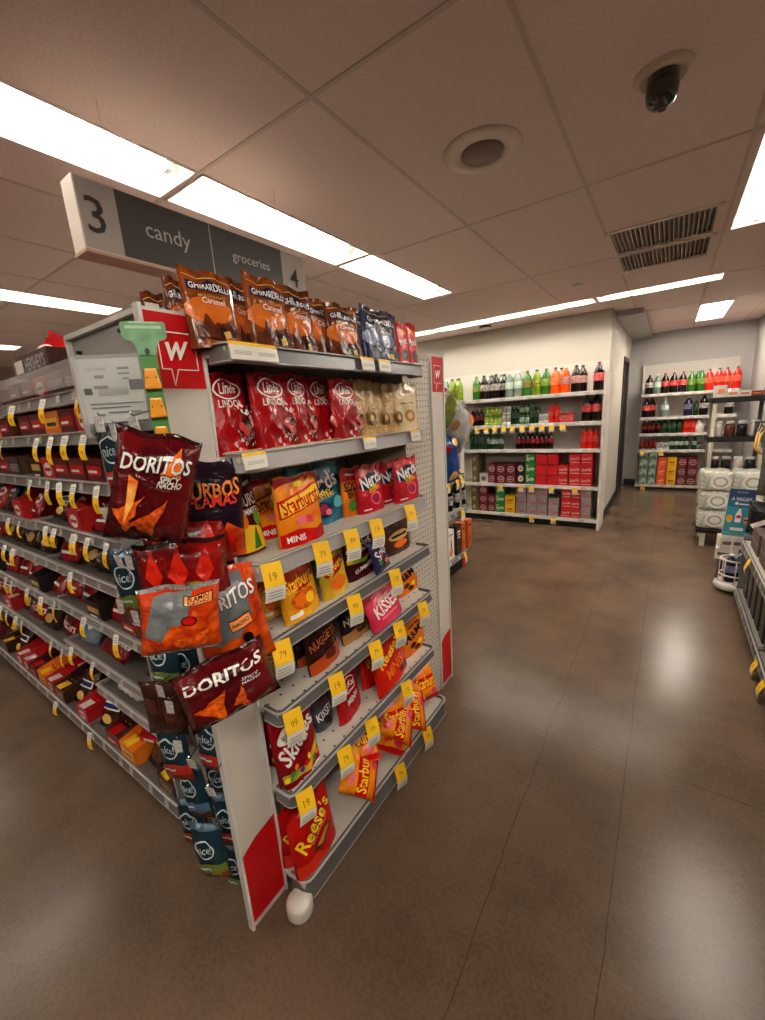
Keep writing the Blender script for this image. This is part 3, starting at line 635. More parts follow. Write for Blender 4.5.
# sixth
K('kissg', 'candy_bag', .14, .18, .05, film('pewter', (92, 92, 104), (50, 48, 60), 9), [('text', 'KISSES', 0, .42, .8, 'w', .2, 1.3, .05), ('ell', 0, .7, .3, .14, 'b'), ('ell', .1, .2, .2, .1, 'd')], dict(w=iW, b=ink('mauve', (96, 60, 70)), d=ink('dk4', (50, 26, 24))), seed=51)
K('kit', 'candy_bag', .17, .18, .055, film('signal red', (196, 12, 20), (160, 6, 14), 8), [('ring', 0, .66, .26, .16, 'w'), ('text', 'KitKat', 0, .66, .4, 'w', .1, 1.2, .05), ('text', 'MINIS', .02, .36, .44, 'w', .05, 1, .03)], dict(w=iW), seed=52)
K('reem', 'candy_bag', .17, .17, .055, film('orange red', (216, 34, 12), (190, 20, 8), 8), [('text', "Reese's", 0, .7, .74, 'y', .25, 1.2, .05), ('text', 'MINIS', 0, .34, .5, 'o', .1, 1.6, .02), ('ell', .25, .16, .16, .06, 'b')], dict(y=iY, o=iO, b=iB), seed=53)
# base shelf
K('reese', 'candy_bag', .23, .29, .07, film('vivid red', (196, 20, 14), (160, 8, 8), 7), [('text', "Reese's", 0, .6, .84, 'k', .42, 1.55, .085), ('text', "Reese's", 0, .6, .84, 'y', .42, 1.55, .035), ('text', 'MILK CHOCOLATE', .08, .46, .5, 'w', .42, 1, .01), ('ell', .1, .3, .26, .07, 'b', .3), ('ell', .1, .32, .18, .04, 'o', .3), ('poly', [(-.49, .02), (.2, .02), (-.1, .2), (-.49, .26)], 'd')], dict(k=iK, y=iY, w=ink('tan2', (220, 190, 120)), b=iB, o=ink('cup', (190, 110, 50)), d=ink('brick', (206, 40, 16))), seed=61, nx=14, nz=16)
K('starp', 'candy_bag', .16, .15, .05, film('orange yellow', (244, 152, 18), (226, 120, 12), 9), [('poly', [(-.49, .3), (.49, .36), (.49, .68), (-.49, .62)], 'r'), ('text', 'Starburst', 0, .5, .86, 'y', .05, 1.6, .04), ('poly', [(-.49, .01), (.49, .01), (.49, .14), (-.49, .1)], 'r'), ('ell', .2, .22, .14, .08, 'k'), ('ell', -.2, .8, .14, .07, 'p')], dict(r=iR, y=iY, k=ink('rose', (230, 60, 80)), p=iP), style='pillow', seed=62)
# big hanging chip bags
def jag(pts, seed, n=6, a=.022):
    r = random.Random(seed); out = []
    for i in range(len(pts)):
        p, q = pts[i], pts[(i+1) % len(pts)]
        for k in range(n):
            t = k/n; b = .05*math.sin(PI*t); nx_, ny_ = q[1]-p[1], -(q[0]-p[0])
            out.append((p[0]+(q[0]-p[0])*t+nx_*b+r.uniform(-a, a)*(k > 0), p[1]+(q[1]-p[1])*t+ny_*b+r.uniform(-a, a)*.7*(k > 0)))
    return out
TRI = lambda cx, cz, s, rot, asp=.8: [('poly', [(cx+s*math.cos(rot+a)*1.0, cz+s*math.sin(rot+a)*asp) for a in (0, 2.2, 4.1)], 'c')]
DOR = [('poly', [(.05, .66), (.26, .9), (.3, .66)], 'o'), ('text', 'DORITOS', 0, .735, .86, 'k', .04, 1.35, .075, .2), ('text', 'DORITOS', 0, .74, .84, 'w', .04, 1.3, .04, .2), ('text', 'SPICY', .18, .625, .26, 'w', .04, 1.2, .03, .3), ('text', 'NACHO', .18, .575, .3, 'w', .04, 1.2, .03, .3),
       ('poly', jag([(-.44, .3), (-.08, .47), (-.24, .1)], 1), 'c'), ('poly', jag([(-.26, .2), (.2, .46), (.06, .08)], 2), 'c3'), ('poly', [(-.3, .62), (-.18, .58), (-.2, .38), (-.28, .2)], 'y')]
DIN = dict(c3=ink('chip2', (222, 90, 18), (160, 50, 10), 80), o=iO, w=iW, k=iK, c=chip, y=ink('flame yellow', (250, 190, 90), (236, 110, 30), 30))
K('dor', 'chip_bag', .2, .26, .09, film('garnet', (112, 8, 14), (66, 2, 8), 7), DOR, DIN, style='pillow', seed=71, seal=film('garnet dark', (54, 6, 10)), nx=16, nz=20)
K('dors', 'chip_bag', .2, .26, .09, film('garnet', (112, 8, 14), (66, 2, 8), 7), [('text', 'DORITOS', 0, .78, .86, 'w', 0, 1.3, .05, .1), ('poly', jag([(-.42, .4), (-.04, .62), (-.12, .12)], 3), 'c'), ('poly', jag([(-.02, .3), (.14, .6), (.16, .14)], 4), 'c3'), ('text', 'SPICY', .25, .6, .2, 'w', 0, 1.2, .03, .2), ('text', 'NACHO', .25, .54, .22, 'w', 0, 1.2, .03, .2)], DIN, style='pillow', seed=72, seal=film('garnet dark', (54, 6, 10)), nx=16, nz=20)
FL = [('poly', [(-.44, .34), (-.3, .9), (.16, .95), (.1, .6), (-.1, .42), (-.2, .3)], 'g'), ('poly', [(-.49, .02), (.49, .02), (.49, .7), (.3, .56), (.18, .7), (.06, .46), (-.1, .52), (-.25, .26), (-.49, .3)], 'f'), ('rect', .24, .83, .36, .13, 'k'), ('rect', .24, .83, .34, .11, 'o'), ('text', 'FLAMIN', .24, .86, .26, 'k', 0, 1, .02), ('text', 'NACHO', .24, .81, .26, 'k', 0, 1, .02),
      ('ell', .12, .56, .1, .07, 'k'), ('ell', .12, .56, .08, .055, 'r'), ('poly', [(-.1, .3), (.1, .34), (0, .12)], 'c'), ('poly', [(.15, .34), (.38, .4), (.3, .12)], 'c')]
K('flam', 'chip_bag', .19, .22, .08, film('flame orange', (226, 78, 14), (176, 30, 8), 7), FL, dict(g=ink('slate', (116, 122, 122), (96, 100, 102), 30), f=leafy, k=iK, o=ink('apricot', (240, 150, 80)), r=iR, c=chip), style='pillow', seed=73, seal=SILV, nx=16, nz=18)
K('flam2', 'chip_bag', .19, .27, .08, film('flame orange', (226, 78, 14), (176, 30, 8), 7), [('poly', [(-.46, .4), (-.4, .95), (.3, .95), (.3, .55), (-.1, .3)], 'g'), ('poly', [(-.49, .02), (.49, .02), (.49, .95), (.36, .95), (.34, .5), (.1, .36), (-.1, .4), (-.49, .25)], 'f'), ('text', 'DORITOS', 0, .76, .9, 'k', .12, 1.3, .07, .2), ('text', 'DORITOS', 0, .765, .88, 'w', .12, 1.25, .04, .2), ('rect', .1, .52, .34, .12, 'k', .1), ('rect', .1, .52, .32, .1, 'o', .1), ('text', 'NACHO', .1, .52, .26, 'k', .1, 1, .02), ('ell', .14, .36, .08, .05, 'k'), ('poly', [(-.1, .2), (.1, .24), (0, .06)], 'c')], dict(g=ink('slate', (116, 122, 122), (96, 100, 102), 30), f=leafy, k=iK, w=iW, o=ink('apricot', (240, 150, 80)), c=chip), style='pillow', seed=74, nx=16, nz=18)
K('turb', 'chip_bag', .17, .26, .08, film('plum', (40, 16, 36), (20, 8, 20), 7), [('text', 'TURBOS', 0, .74, .84, 'o', .06, 1.4, .06), ('text', 'FLAMAS', .02, .64, .7, 'r', .06, 1.2, .05), ('poly', [(-.49, .02), (.49, .02), (.49, .3), (.2, .42), (.1, .3), (-.1, .46), (-.2, .3), (-.49, .4)], 'f'), ('poly', [(-.1, .1), (.06, .4), (.14, .1)], 'rr'), ('poly', [(.12, .08), (.26, .36), (.34, .08)], 'rr'), ('ell', -.05, .06, .14, .05, 'g')], dict(o=ink('light orange', (246, 140, 60)), r=ink('light red', (222, 60, 40)), f=leafy, rr=ink('hot red', (206, 20, 16)), g=iGr), style='pillow', seed=75, nx=14, nz=18)
K('hot', 'chip_bag', .2, .17, .08, film('hot red', (156, 14, 10), (90, 4, 6), 8), [('poly', [(-.4, .5), (-.3, .9), (-.2, .5), (-.28, .3)], 'r'), ('poly', [(-.15, .5), (-.02, .92), (.08, .5), (-.02, .3)], 'r'), ('poly', [(.15, .5), (.28, .9), (.36, .5), (.26, .3)], 'r'), ('ell', .14, .22, .14, .14, 'g'), ('rect', -.3, .16, .26, .04, 'o')], dict(r=ink('hot', (222, 40, 14), (170, 16, 8), 30), g=ink('dull lime', (110, 116, 30)), o=iO), style='pillow', seed=76, seal=film('dark crimp', (40, 8, 8)))
# small teal trail mix bags
def nice(key, low, n2, s):
    K(key, 'snack_bag', .1, .19, .05, film('dark teal', (30, 62, 76), (18, 42, 54), 8), [('ring', 0, .66, .32, .165, 'w'), ('text', 'nice!', 0, .66, .48, 'w', .05, 1.4, .02, .2), ('poly', [(-.49, .02), (.49, .02), (.49, .36), (.1, .42), (-.49, .38)], 'l'), ('poly', [(-.49, .02), (.49, .02), (.49, .22), (-.2, .26), (-.49, .2)], 'n'), ('rect', -.12, .33, .5, .03, 'w')], dict(w=ink('pale teal', (190, 208, 214)), l=low, n=n2), style='pillow', seed=s, seal=mat('steel blue seal', (96, 120, 140), .25, .5), nx=8, nz=12)
nice('nicer', ink('label red', (176, 44, 30)), ink('nut mix', (150, 60, 36), (70, 20, 14), 80), 81)
nice('niceg', ink('label green', (110, 128, 50)), ink('cashew mix', (160, 80, 40), (96, 40, 20), 80), 82)
nice('niceb', ink('label blue', (70, 110, 140)), ink('date mix', (110, 60, 40), (50, 24, 16), 80), 83)
K('jerky', 'snack_bag', .12, .2, .03, film('umber', (74, 34, 22), (48, 20, 14), 10), [('rect', 0, .5, .02, .8, 'd'), ('rect', -.22, .6, .3, .3, 'd'), ('rect', .24, .5, .3, .4, 'd')], dict(d=ink('fine brown text', (96, 50, 34), (60, 26, 18), 200)), style='pillow', seed=84)

# ---- yellow / white price tags
def tag_mesh(w, h, num, split=.58, curl=.015, white_top=False):
    bm = bmesh.new(); n = 10
    def fm(x, z):      # z 0 at top going down to -h
        t = -z/h; return x, -.004-curl*math.sin(t*2.6)*(.6+.4*t)-.004*t, z
    rows = []
    for j in range(n+1):
        z = -h*j/n; rows.append([bm.verts.new(fm(x, z)) for x in (-w/2, 0, w/2)])
    for j in range(n):
        for i in range(2):
            f = bm.faces.new((rows[j+1][i], rows[j+1][i+1], rows[j][i+1], rows[j][i])); f.smooth = True
            yel = (j+.5)/n < split
            if white_top: yel = not yel
            f.material_index = 0 if yel else 1
    ops = []
    zt = -(split*.55)*h if not white_top else -(split+(1-split)*.5)*h
    if num: ops.append(('text', num, 0, 0, .5, 'k', 0, 1.1, .03))
    zw = -(split+(1-split)*.5)*h if not white_top else -(split*.5)*h
    def mp(zc): return lambda x, z: (lambda q: (q[0], q[1]-.0005, q[2]))(fm(x, zc+z-.5*h))
    if num:
        pts, fs, m = decal_polys(('text', num, 0, .5, .36, 'k', 0, 1.1, .0), w, h)
        vv = [bm.verts.new(mp(zt)(a, b)) for a, b in pts]
        for f in fs:
            nf = bm.faces.new([vv[i] for i in f]); nf.material_index = 2
    for k in range(3):
        pts, fs, m = decal_polys(('rect', 0, .5, .7, .03, 'k'), w, h)
        vv = [bm.verts.new(mp(zw+(k-1)*h*.08)(a, b)) for a, b in pts]; bm.faces.new(vv).material_index = 3
    return bm, [YEL, mat('white tag paper', (226, 222, 212), .5), mat('tag ink', (150, 96, 14), .5), mat('tag fine print', (150, 146, 140), .5)]
for k, nm in enumerate(('79', '99', '19')):
    proto('tag'+str(k), 'price_tag', lambda: tag_mesh(.056, .1, nm, .62, .02), .056, .1)
for k, nm in enumerate(('9', '8')):
    proto('stag'+str(k), 'price_tag', lambda: tag_mesh(.03, .105, nm, .42, .018, True), .03, .105)
proto('wtag', 'price_tag', lambda: tag_mesh(.07, .04, None, .22, .002), .07, .04)

# ================================================================== endcap products
def ec(key, l, r, top, z0, X, label, ya=0, tilt=.06, cat='bag of candy', group=None, lean=0, dep=None):
    """stand a pack on endcap shelf z0 with its front near plane X, between photo columns l and r"""
    m = top+20
    bot = z0
    a = at(l, m+15, 0, X-.025); b = at(r, m+15, 0, X-.025); c = at((l+r)/2, top+1, 0, X-.01)
    w = abs(b.y-a.y)/max(.5, math.cos(ya)); h = max(.04, (c.z-z0))
    return place(key, (X-.03, (a.y+b.y)/2, z0), (-tilt, lean, PI/2+ya), w, h, label, cat, group, d=dep or .9)
G1 = 'chocolate pouches on the endcap top shelf'; zt = EZ[0]-.012; cc = 'bag of chocolate'
for i, (k, l, r, t, X, lab) in enumerate([
    ('choc2', 147, 170, 290, -1.12, 'dark caramel chocolate pouch at the far left back of the top shelf'),
    ('choc2', 168, 192, 275, -1.02, 'caramel chocolate pouch second from left on the top shelf, set back'),
    ('choc', 186, 236, 266, -.87, 'large shiny orange caramel chocolate pouch, leftmost in the front row of the top shelf'),
    ('choc2', 226, 254, 277, -.96, 'brown chocolate pouch tucked between the two front orange pouches'),
    ('choc', 247, 290, 274, -.87, 'bright orange chocolate pouch in the middle front of the top shelf'),
    ('choc2', 281, 314, 285, -.885, 'brown caramel pouch right of the middle orange pouch'),
    ('choc', 307, 335, 296, -.9, 'orange caramel pouch fourth in the front row of the top shelf'),
    ('choc2', 328, 361, 302, -.87, 'brown caramel pouch just left of the navy pouch'),
    ('navy', 353, 374, 308, -.97, 'navy chocolate pouch half hidden behind the brown pouch'),
    ('navy', 362, 400, 307, -.87, 'navy blue chocolate pouch in front on the top shelf'),
    ('redbar', 398, 409, 320, -.87, 'narrow red chocolate pouch beside the navy one'),
    ('redbar', 408, 419, 321, -.88, 'narrow red chocolate pouch at the right end of the top shelf')]):
    ec(k, l, r, t, zt, X, lab, ya=[0, .1, -.05, .1, .05, 0, .1, 0, 0, .05, 0, .1][i], cat=cc, group=G1, tilt=.03 if i not in (2,) else .08)
G2 = 'truffle bags on the endcap second shelf'; zt = EZ[1]-.012
for i, (k, l, r, t, X, lab) in enumerate([
    ('truf', 208, 248, 371, -.90, 'red truffle bag at the left end of the second shelf'),
    ('truf', 236, 262, 374, -1.02, 'red truffle bag set back between the first and second front bags'),
    ('truf', 250, 292, 371, -.87, 'red truffle bag second in front on the second shelf, fully visible'),
    ('truf', 284, 311, 372, -.885, 'red truffle bag overlapped by its left neighbour in the second shelf'),
    ('truf', 308, 333, 376, -.91, 'red truffle bag in the middle of the second shelf, slightly back'),
    ('truf', 330, 360, 377, -.87, 'rightmost red truffle bag on the second shelf'),
    ('trufg', 354, 376, 378, -.885, 'gold truffle bag next to the last red bag'),
    ('trufg', 369, 390, 381, -.90, 'gold truffle bag in the middle of the three gold ones'),
    ('trufg', 384, 402, 382, -.89, 'gold truffle bag farthest right of the three'),
    ('trufw', 397, 416, 382, -.87, 'pale cream truffle bag at the right end of the second shelf')]):
    ec(k, l, r, t, zt, X, lab, ya=[-.05, .2, .12, .1, 0, .1, 0, .1, 0, -.2][i], cat=cc, group=G2, tilt=.03)
G3 = 'candy bags on the endcap third shelf'; zt = EZ[2]-.012
for i, (k, l, r, t, X, lab, ya) in enumerate([
    ('sours', 231, 262, 473, -.93, 'maroon bag of sour gummies leaning at the left end of the third shelf', .1),
    ('star', 254, 289, 478, -1.0, 'orange fruit chew bag behind the front orange one on the third shelf', -.1),
    ('star', 276, 322, 475, -.865, 'orange and yellow fruit chew bag standing in front on the third shelf', .0),
    ('nerdt', 288, 344, 463, -.95, 'teal gummy cluster bag on the third shelf', 0),
    ('sourso', 343, 364, 467, -.93, 'orange sour candy bag between the teal and red bags', 0),
    ('nerdr', 358, 384, 464, -.90, 'red gummy cluster bag leftmost of the three red ones', .0),
    ('nerdr', 379, 405, 460, -.92, 'red gummy cluster bag in the middle of the three red ones', 0),
    ('nerdr', 395, 419, 457, -.87, 'red gummy cluster bag at the right end of the third shelf', 0)]):
    ec(k, l, r, t, zt, X, lab, ya=ya, group=G3, tilt=.1 if i == 0 else .03)
G4 = 'candy bags on the endcap fourth shelf'; zt = EZ[3]-.012
for i, (k, l, r, t, X, lab, ya, tl) in enumerate([
    ('raisin', 244, 268, 578, -.98, 'yellow candy bag in shadow at the left back of the fourth shelf', -.2, .25),
    ('raisin', 262, 284, 572, -.93, 'yellow candy bag half behind the front one on the fourth shelf', -.1, .2),
    ('raisin', 280, 321, 556, -.85, 'yellow candy bag leaning back in front on the fourth shelf', .1, .12),
    ('lemon', 320, 350, 545, -.86, 'lemon yellow candy bag under the second price tag of the fourth shelf', .1, .1),
    ('skitd', 345, 375, 528, -.88, 'dark red rainbow candy bag on the fourth shelf', 0, .05),
    ('skitp', 374, 395, 538, -.83, 'small purple sour candy bag tipping off the fourth shelf', .2, .25),
    ('brown', 386, 411, 518, -.90, 'brown candy bag at the right end of the fourth shelf', 0, .05)]):
    ec(k, l, r, t, zt, X, lab, ya=ya, tilt=tl, group=G4)
G5 = 'candy bags on the endcap fifth shelf'; zt = EZ[4]-.012
for i, (k, l, r, t, X, lab, ya, tl) in enumerate([
    ('nugo', 262, 290, 634, -1.06, 'dark chocolate bag in the shadow at the left of the fifth shelf', 0, .1),
    ('nugo', 296, 317, 626, -.93, 'dark red nugget bag behind its neighbour on the fifth shelf', .1, .08),
    ('nugo', 306, 342, 618, -.86, 'brown and rust bag of chocolate nuggets in front on the fifth shelf', .1, .1),
    ('nug', 342, 370, 598, -.88, 'black and tan bag of chocolate nuggets on the fifth shelf', 0, .05),
    ('kiss', 364, 392, 588, -.90, 'pink candy bag behind the front pink one', -.1, .1),
    ('kiss', 371, 406, 583, -.83, 'bright pink candy bag lying forward on the fifth shelf', .1, .35),
    ('mmo', 397, 419, 563, -.91, 'orange peanut candy bag at the right end of the fifth shelf', 0, .03)]):
    ec(k, l, r, t, zt, X, lab, ya=ya, tilt=tl, group=G5)
G6 = 'candy bags on the endcap sixth shelf'; zt = EZ[5]-.012
for i, (k, l, r, t, X, lab, ya, tl) in enumerate([
    ('skit', 268, 300, 716, -.95, 'crimson rainbow candy bag behind the front one on the sixth shelf', 0, .06),
    ('skit', 274, 320, 711, -.85, 'crimson rainbow candy bag in front at the left of the sixth shelf', .05, .1),
    ('kissg', 315, 334, 690, -.92, 'pewter grey chocolate bag on the sixth shelf', 0, .05),
    ('kit', 335, 364, 670, -.88, 'plain red wafer minis bag on the sixth shelf', .2, .05),
    ('reem', 362, 396, 642, -.91, 'orange red peanut cup minis bag standing behind its twin', 0, .05),
    ('reem', 374, 412, 640, -.84, 'orange red peanut cup minis bag in front on the sixth shelf', .15, .15),
    ('mmo', 403, 426, 621, -.88, 'orange peanut candy bag at the right end of the sixth shelf', 0, .03)]):
    ec(k, l, r, t, zt, X, lab, ya=ya, tilt=tl, group=G6)
zt = .09
ec('reese', 280, 318, 803, zt, -.89, 'red peanut butter cup bag behind the front one on the base shelf', ya=0, tilt=.05, group='red bags on the endcap base')
ec('reese', 290, 339, 805, zt, -.83, 'large red peanut butter cup bag tilted forward on the base shelf', ya=.1, tilt=.1, lean=0, group='red bags on the endcap base')
rs = random.Random(4)
PB = 'spilled orange fruit chew bags on the endcap base'
pile = [(362, 752, -.86, .03, 1.1, .5), (376, 764, -.83, .06, .6, -.7), (388, 742, -.86, .10, .8, .9), (366, 738, -.93, .10, .7, -.3), (398, 726, -.84, .05, .5, .4), (412, 716, -.82, .08, .7, -.6), (405, 702, -.88, .12, .6, 1.2), (424, 700, -.83, .06, .6, -.9), (428, 690, -.86, .12, .5, .3), (414, 690, -.93, .10, .9, -.2)]
words_ = ['left front corner of the pile', 'low front left of the pile', 'on top of the left half', 'back left of the pile', 'middle front of the pile', 'right of the middle in front', 'on top of the middle', 'right front of the pile', 'topmost at the right end', 'back right of the pile']
for (px, py, X, dz, tl, ro), wd in zip(pile, words_):
    p = at(px, py, 0, X)
    o = place('starp', (X, p.y, max(.105, p.z-.055)), (0, 0, 0), .175, .165, 'orange fruit chew bag, '+wd+' on the base shelf', 'bag of candy', PB, d=.9)
    o.rotation_euler = (Matrix.Rotation(PI/2, 3, 'Z') @ Matrix.Rotation(-tl, 3, 'X') @ Matrix.Rotation(ro, 3, 'Y')).to_euler()
# price tags
def etag(px, py, z, key, lab, X=-.818, sw=1, sh=1, rz=0, lean=0):
    p = at(px, py, 0, X); o = place(key, (X, p.y, z), (0, lean, PI/2+rz), None, None, lab, 'price tag', 'yellow price tags on the endcap')
    o.scale = (sw, 1, sh); return o
TG = {2: [258+11, 319, 349, 374, 408], 3: [279, 0, 352, 393], 4: [290, 335, 373, 397, 421], 5: [303, 343, 370, 405], 6: [0]}
rows = [(2, EZ[2], [(269, 560), (319, 541), (349, 529), (374, 520), (408, 504)], 'third'), (3, EZ[3], [(279, 640), (352, 594), (393, 569)], 'fourth'),
        (4, EZ[4], [(290, 706), (334, 672), (373, 640), (397, 622), (421, 604)], 'fifth'), (5, EZ[5], [(303, 790), (343, 750), (370, 722), (405, 688)], 'sixth'), (6, .1, [(399, 775), (426, 738)], 'base')]
for ri, z, L_, nm in rows:
    for i, (px, py) in enumerate(L_):
        side = 'from the left' 
        etag(px, py, z-.002, 'tag'+str((i+ri) % 3), f'yellow price tag on the {nm} endcap shelf, {ORD[i]} {side}', rz=-.25, lean=.05, X=-.812 if ri == 6 else -.818)
for z, L_, nm in ((EZ[0]-.002, [(240, 345), (264, 348), (383, 359), (366, 357)], 'top'), (EZ[1]-.002, [(253, 455), (368, 436), (414, 431)], 'second')):
    for i, (px, py) in enumerate(L_):
        p = at(px, py, 0, -.82); place('wtag', (-.8205, p.y, z), (0, 0, PI/2), None, None, f'small white price label in the {nm} endcap shelf channel, {ORD[i] if i < 3 else "faint one near the navy bag"} from the left' if i < 3 else 'small white price label near the navy pouch in the top channel', 'price label', 'white price labels on the endcap')
# ================================================================== candy aisle products (left gondola)
cb = lambda n, c, c2=None: card(n, c, c2)
cW = card('white', (228, 222, 214)); cSil = mat('card silver letters', (176, 172, 170), .4); cY = card('yellow', (246, 190, 40)); cR = card('red', (186, 18, 20)); cO = card('orange', (230, 120, 20)); cK = card('black', (20, 16, 16)); cBr = card('brown', (70, 34, 22)); cG = card('gold', (196, 150, 70))
def caddy_mesh(W, Ht, Dp, base, inner, top, ops, inks):
    """open display carton with rows of bars inside"""
    bm = bmesh.new(); t = .003
    B(bm, -W/2, W/2, -Dp/2, -Dp/2+t, 0, Ht*.72, 0); B(bm, -W/2, W/2, Dp/2-t, Dp/2, 0, Ht*1.25, 0)
    for s in (-1, 1):
        vs = B(bm, s*W/2-(t if s > 0 else 0), s*W/2+(t if s < 0 else 0), -Dp/2, Dp/2, 0, Ht, 0)
        for v in vs:
            if v.co.z > 0: v.co.z = Ht*.72 if v.co.y < 0 else Ht*1.2
    B(bm, -W/2, W/2, -Dp/2, Dp/2, 0, t, 0)
    n = max(2, int(W/.045)); r = random.Random(int(W*1000))
    for i in range(n):
        x = -W/2+W*(i+.5)/n; w = W/n*.46
        for j in range(3):
            y = -Dp/2+Dp*(j+.5)/3; h = Ht*(.62+.12*j)+r.uniform(-.004, .004)
            B(bm, x-w, x+w, y-Dp*.15, y+Dp*.15, h-.022, h, 1 if (i+j) % 3 else 2, .003)
    mats = [base, inner, top]; midx = {}
    for k, m in inks.items(): midx[k] = len(mats); mats.append(m)
    put_decals(bm, ops, W, Ht*.72, lambda x, z: (x, -Dp/2, z), midx, cuts=0, eps=.0006)
    return bm, mats
def KC(key, W, Ht, Dp, base, inner, top, ops, inks): proto(key, 'candy_carton', lambda: caddy_mesh(W, Ht, Dp, base, inner, top, ops, inks), W, Ht)
fBr = film('bar brown', (88, 40, 24), (50, 22, 14), 12); fR = film('bar red', (190, 20, 22)); fO = film('bar orange', (236, 120, 24)); fS = film('bar silver', (160, 158, 160)); fY = film('bar yellow', (240, 186, 40)); fDk = film('bar dark', (40, 22, 20)); fW = film('bar white', (220, 214, 208))
KC('cH', .14, .085, .2, cBr, fBr, fS, [('text', "HERSHEY'S", 0, .5, .86, 's', 0, 1.3, .04)], dict(s=cSil))
KC('cR', .12, .085, .2, cR, fR, fW, [('ell', 0, .5, .3, .3, 'w'), ('rect', 0, .5, .5, .16, 'r')], dict(w=cW, r=cR))
KC('cO', .13, .085, .2, cO, fO, fY, [('rect', 0, .55, .8, .4, 'y'), ('rect', 0, .5, .6, .14, 'b')], dict(y=cY, b=cBr))
KC('cD', .12, .085, .2, cK, fDk, fBr, [('rect', 0, .55, .8, .3, 'g'), ('rect', 0, .2, .5, .1, 'w')], dict(g=cG, w=cW))
KC('cB', .13, .085, .2, card('maroon', (98, 22, 24)), fBr, fR, [('rect', 0, .55, .8, .36, 'r'), ('rect', -.1, .5, .5, .1, 'w')], dict(r=cR, w=cW))
KC('cT', .13, .085, .2, card('dark umber', (62, 30, 20)), fBr, fY, [('text', 'TWIX', 0, .5, .7, 'g', 0, 1.3, .05)], dict(g=cG))
KC('cW', .13, .08, .2, cW, fW, fR, [('rect', 0, .5, .7, .3, 'r')], dict(r=cR))
K('bSn', 'candy_bag', .13, .15, .04, film('share brown', (74, 32, 22), (44, 18, 14), 10), [('rect', 0, .58, .84, .2, 'w', .1), ('rect', 0, .58, .76, .12, 'b', .1), ('ell', 0, .25, .25, .12, 'g')], dict(w=iW, b=ink('royal', (30, 44, 110)), g=iG), style='pillow', seed=101, nx=8, nz=10)
K('bRd', 'candy_bag', .13, .15, .04, film('share red', (176, 16, 22), (116, 8, 12), 10), [('ell', 0, .58, .36, .16, 'w', .1), ('rect', 0, .58, .5, .12, 'r', .1), ('rect', 0, .2, .5, .06, 'w')], dict(w=iW, r=iR), style='pillow', seed=102, nx=8, nz=10)
K('bYl', 'candy_bag', .13, .15, .04, film('share yellow', (236, 180, 30), (206, 120, 20), 10), [('ell', 0, .58, .38, .16, 'r', .1), ('rect', 0, .58, .5, .1, 'y', .1), ('ell', 0, .24, .2, .1, 'o')], dict(y=iY, r=iR, o=iO), style='pillow', seed=103, nx=8, nz=10)
K('bSl', 'candy_bag', .16, .19, .05, film('ice silver', (150, 168, 178), (90, 110, 124), 10), [('ell', 0, .5, .3, .2, 'w', .3), ('poly', [(-.4, .1), (.1, .3), (-.1, .5)], 'b')], dict(w=iW, b=ink('ice blue', (90, 140, 170))), style='pillow', seed=104, nx=8, nz=10)
K('bTw', 'candy_bag', .22, .17, .04, film('licorice red', (142, 12, 26), (96, 6, 16), 10), [('text', 'Twizzlers', .04, .36, .84, 'w', .0, 1.1, .05), ('ell', -.25, .74, .2, .14, 's', .2)], dict(w=ink('pale pink', (226, 196, 196)), s=ink('pale grey', (170, 150, 150))), style='pillow', seed=105, nx=8, nz=10)
K('bBk', 'candy_bag', .13, .15, .045, film('black share', (26, 20, 22), (12, 10, 10), 10), [('rect', 0, .62, .7, .1, 'w', .1), ('ell', 0, .3, .3, .16, 'c'), ('rect', 0, .46, .5, .05, 'g')], dict(w=iW, c=ink('cookie', (90, 50, 34)), g=iG), style='pillow', seed=106, nx=8, nz=10)
K('bCc', 'candy_bag', .2, .22, .08, film('cookies and cream', (206, 202, 200), (26, 22, 22), 16), [('rect', 0, .6, .7, .14, 'b', .1), ('ell', 0, .3, .26, .14, 'b')], dict(b=ink('inky', (30, 24, 26))), style='pillow', seed=107, nx=10, nz=12)
def tw_mesh():
    bm = bmesh.new(); B(bm, -.055, .055, -.03, .03, 0, .03, 0, .008)
    for s in (-1, 1):
        for k in range(2):
            x0, x1 = s*.055, s*(.075+.0*k)
            vs = [bm.verts.new(p) for p in ((x0, -.012, .015), (x1, -.028, .012), (x1, .028, .018), (x0, .012, .015))]; bm.faces.new(vs)
    mats = [film('bar gloss red', (200, 26, 26), (140, 12, 14), 30), cW]
    put_decals(bm, [('rect', 0, .5, .5, .4, 'w')], .11, .03, lambda x, z: (x, -.03, z), dict(w=1), cuts=0)
    return bm, mats
proto('bar', 'candy_bar', tw_mesh, .11, .03)
def egg_mesh():
    bm = bmesh.new(); lathe(bm, [(.002, 0), (.016, .006), (.02, .02), (.016, .036), (.008, .045), (.001, .048)], 12); return bm, [mat('white egg shell', (226, 220, 214), .35)]
proto('egg', 'chocolate_egg', egg_mesh, .04, .048)
DESC = dict(cH='brown carton of chocolate bars', cR='red carton of candy bars', cO='orange carton of peanut candy', cD='black and gold carton of bars', cB='maroon carton of bars', cT='dark carton of caramel bars', cW='white carton of candy', bSn='brown bag of small bars', bRd='red candy bag', bYl='yellow candy bag', bSl='icy silver candy bag', bTw='large red licorice bag', bBk='black candy bag', bCc='black and white cookie candy bag', bar='red wrapped bar')
TIER = ['top', 'second', 'third', 'fourth', 'fifth', 'sixth', 'seventh', 'base']
rg = random.Random(11)
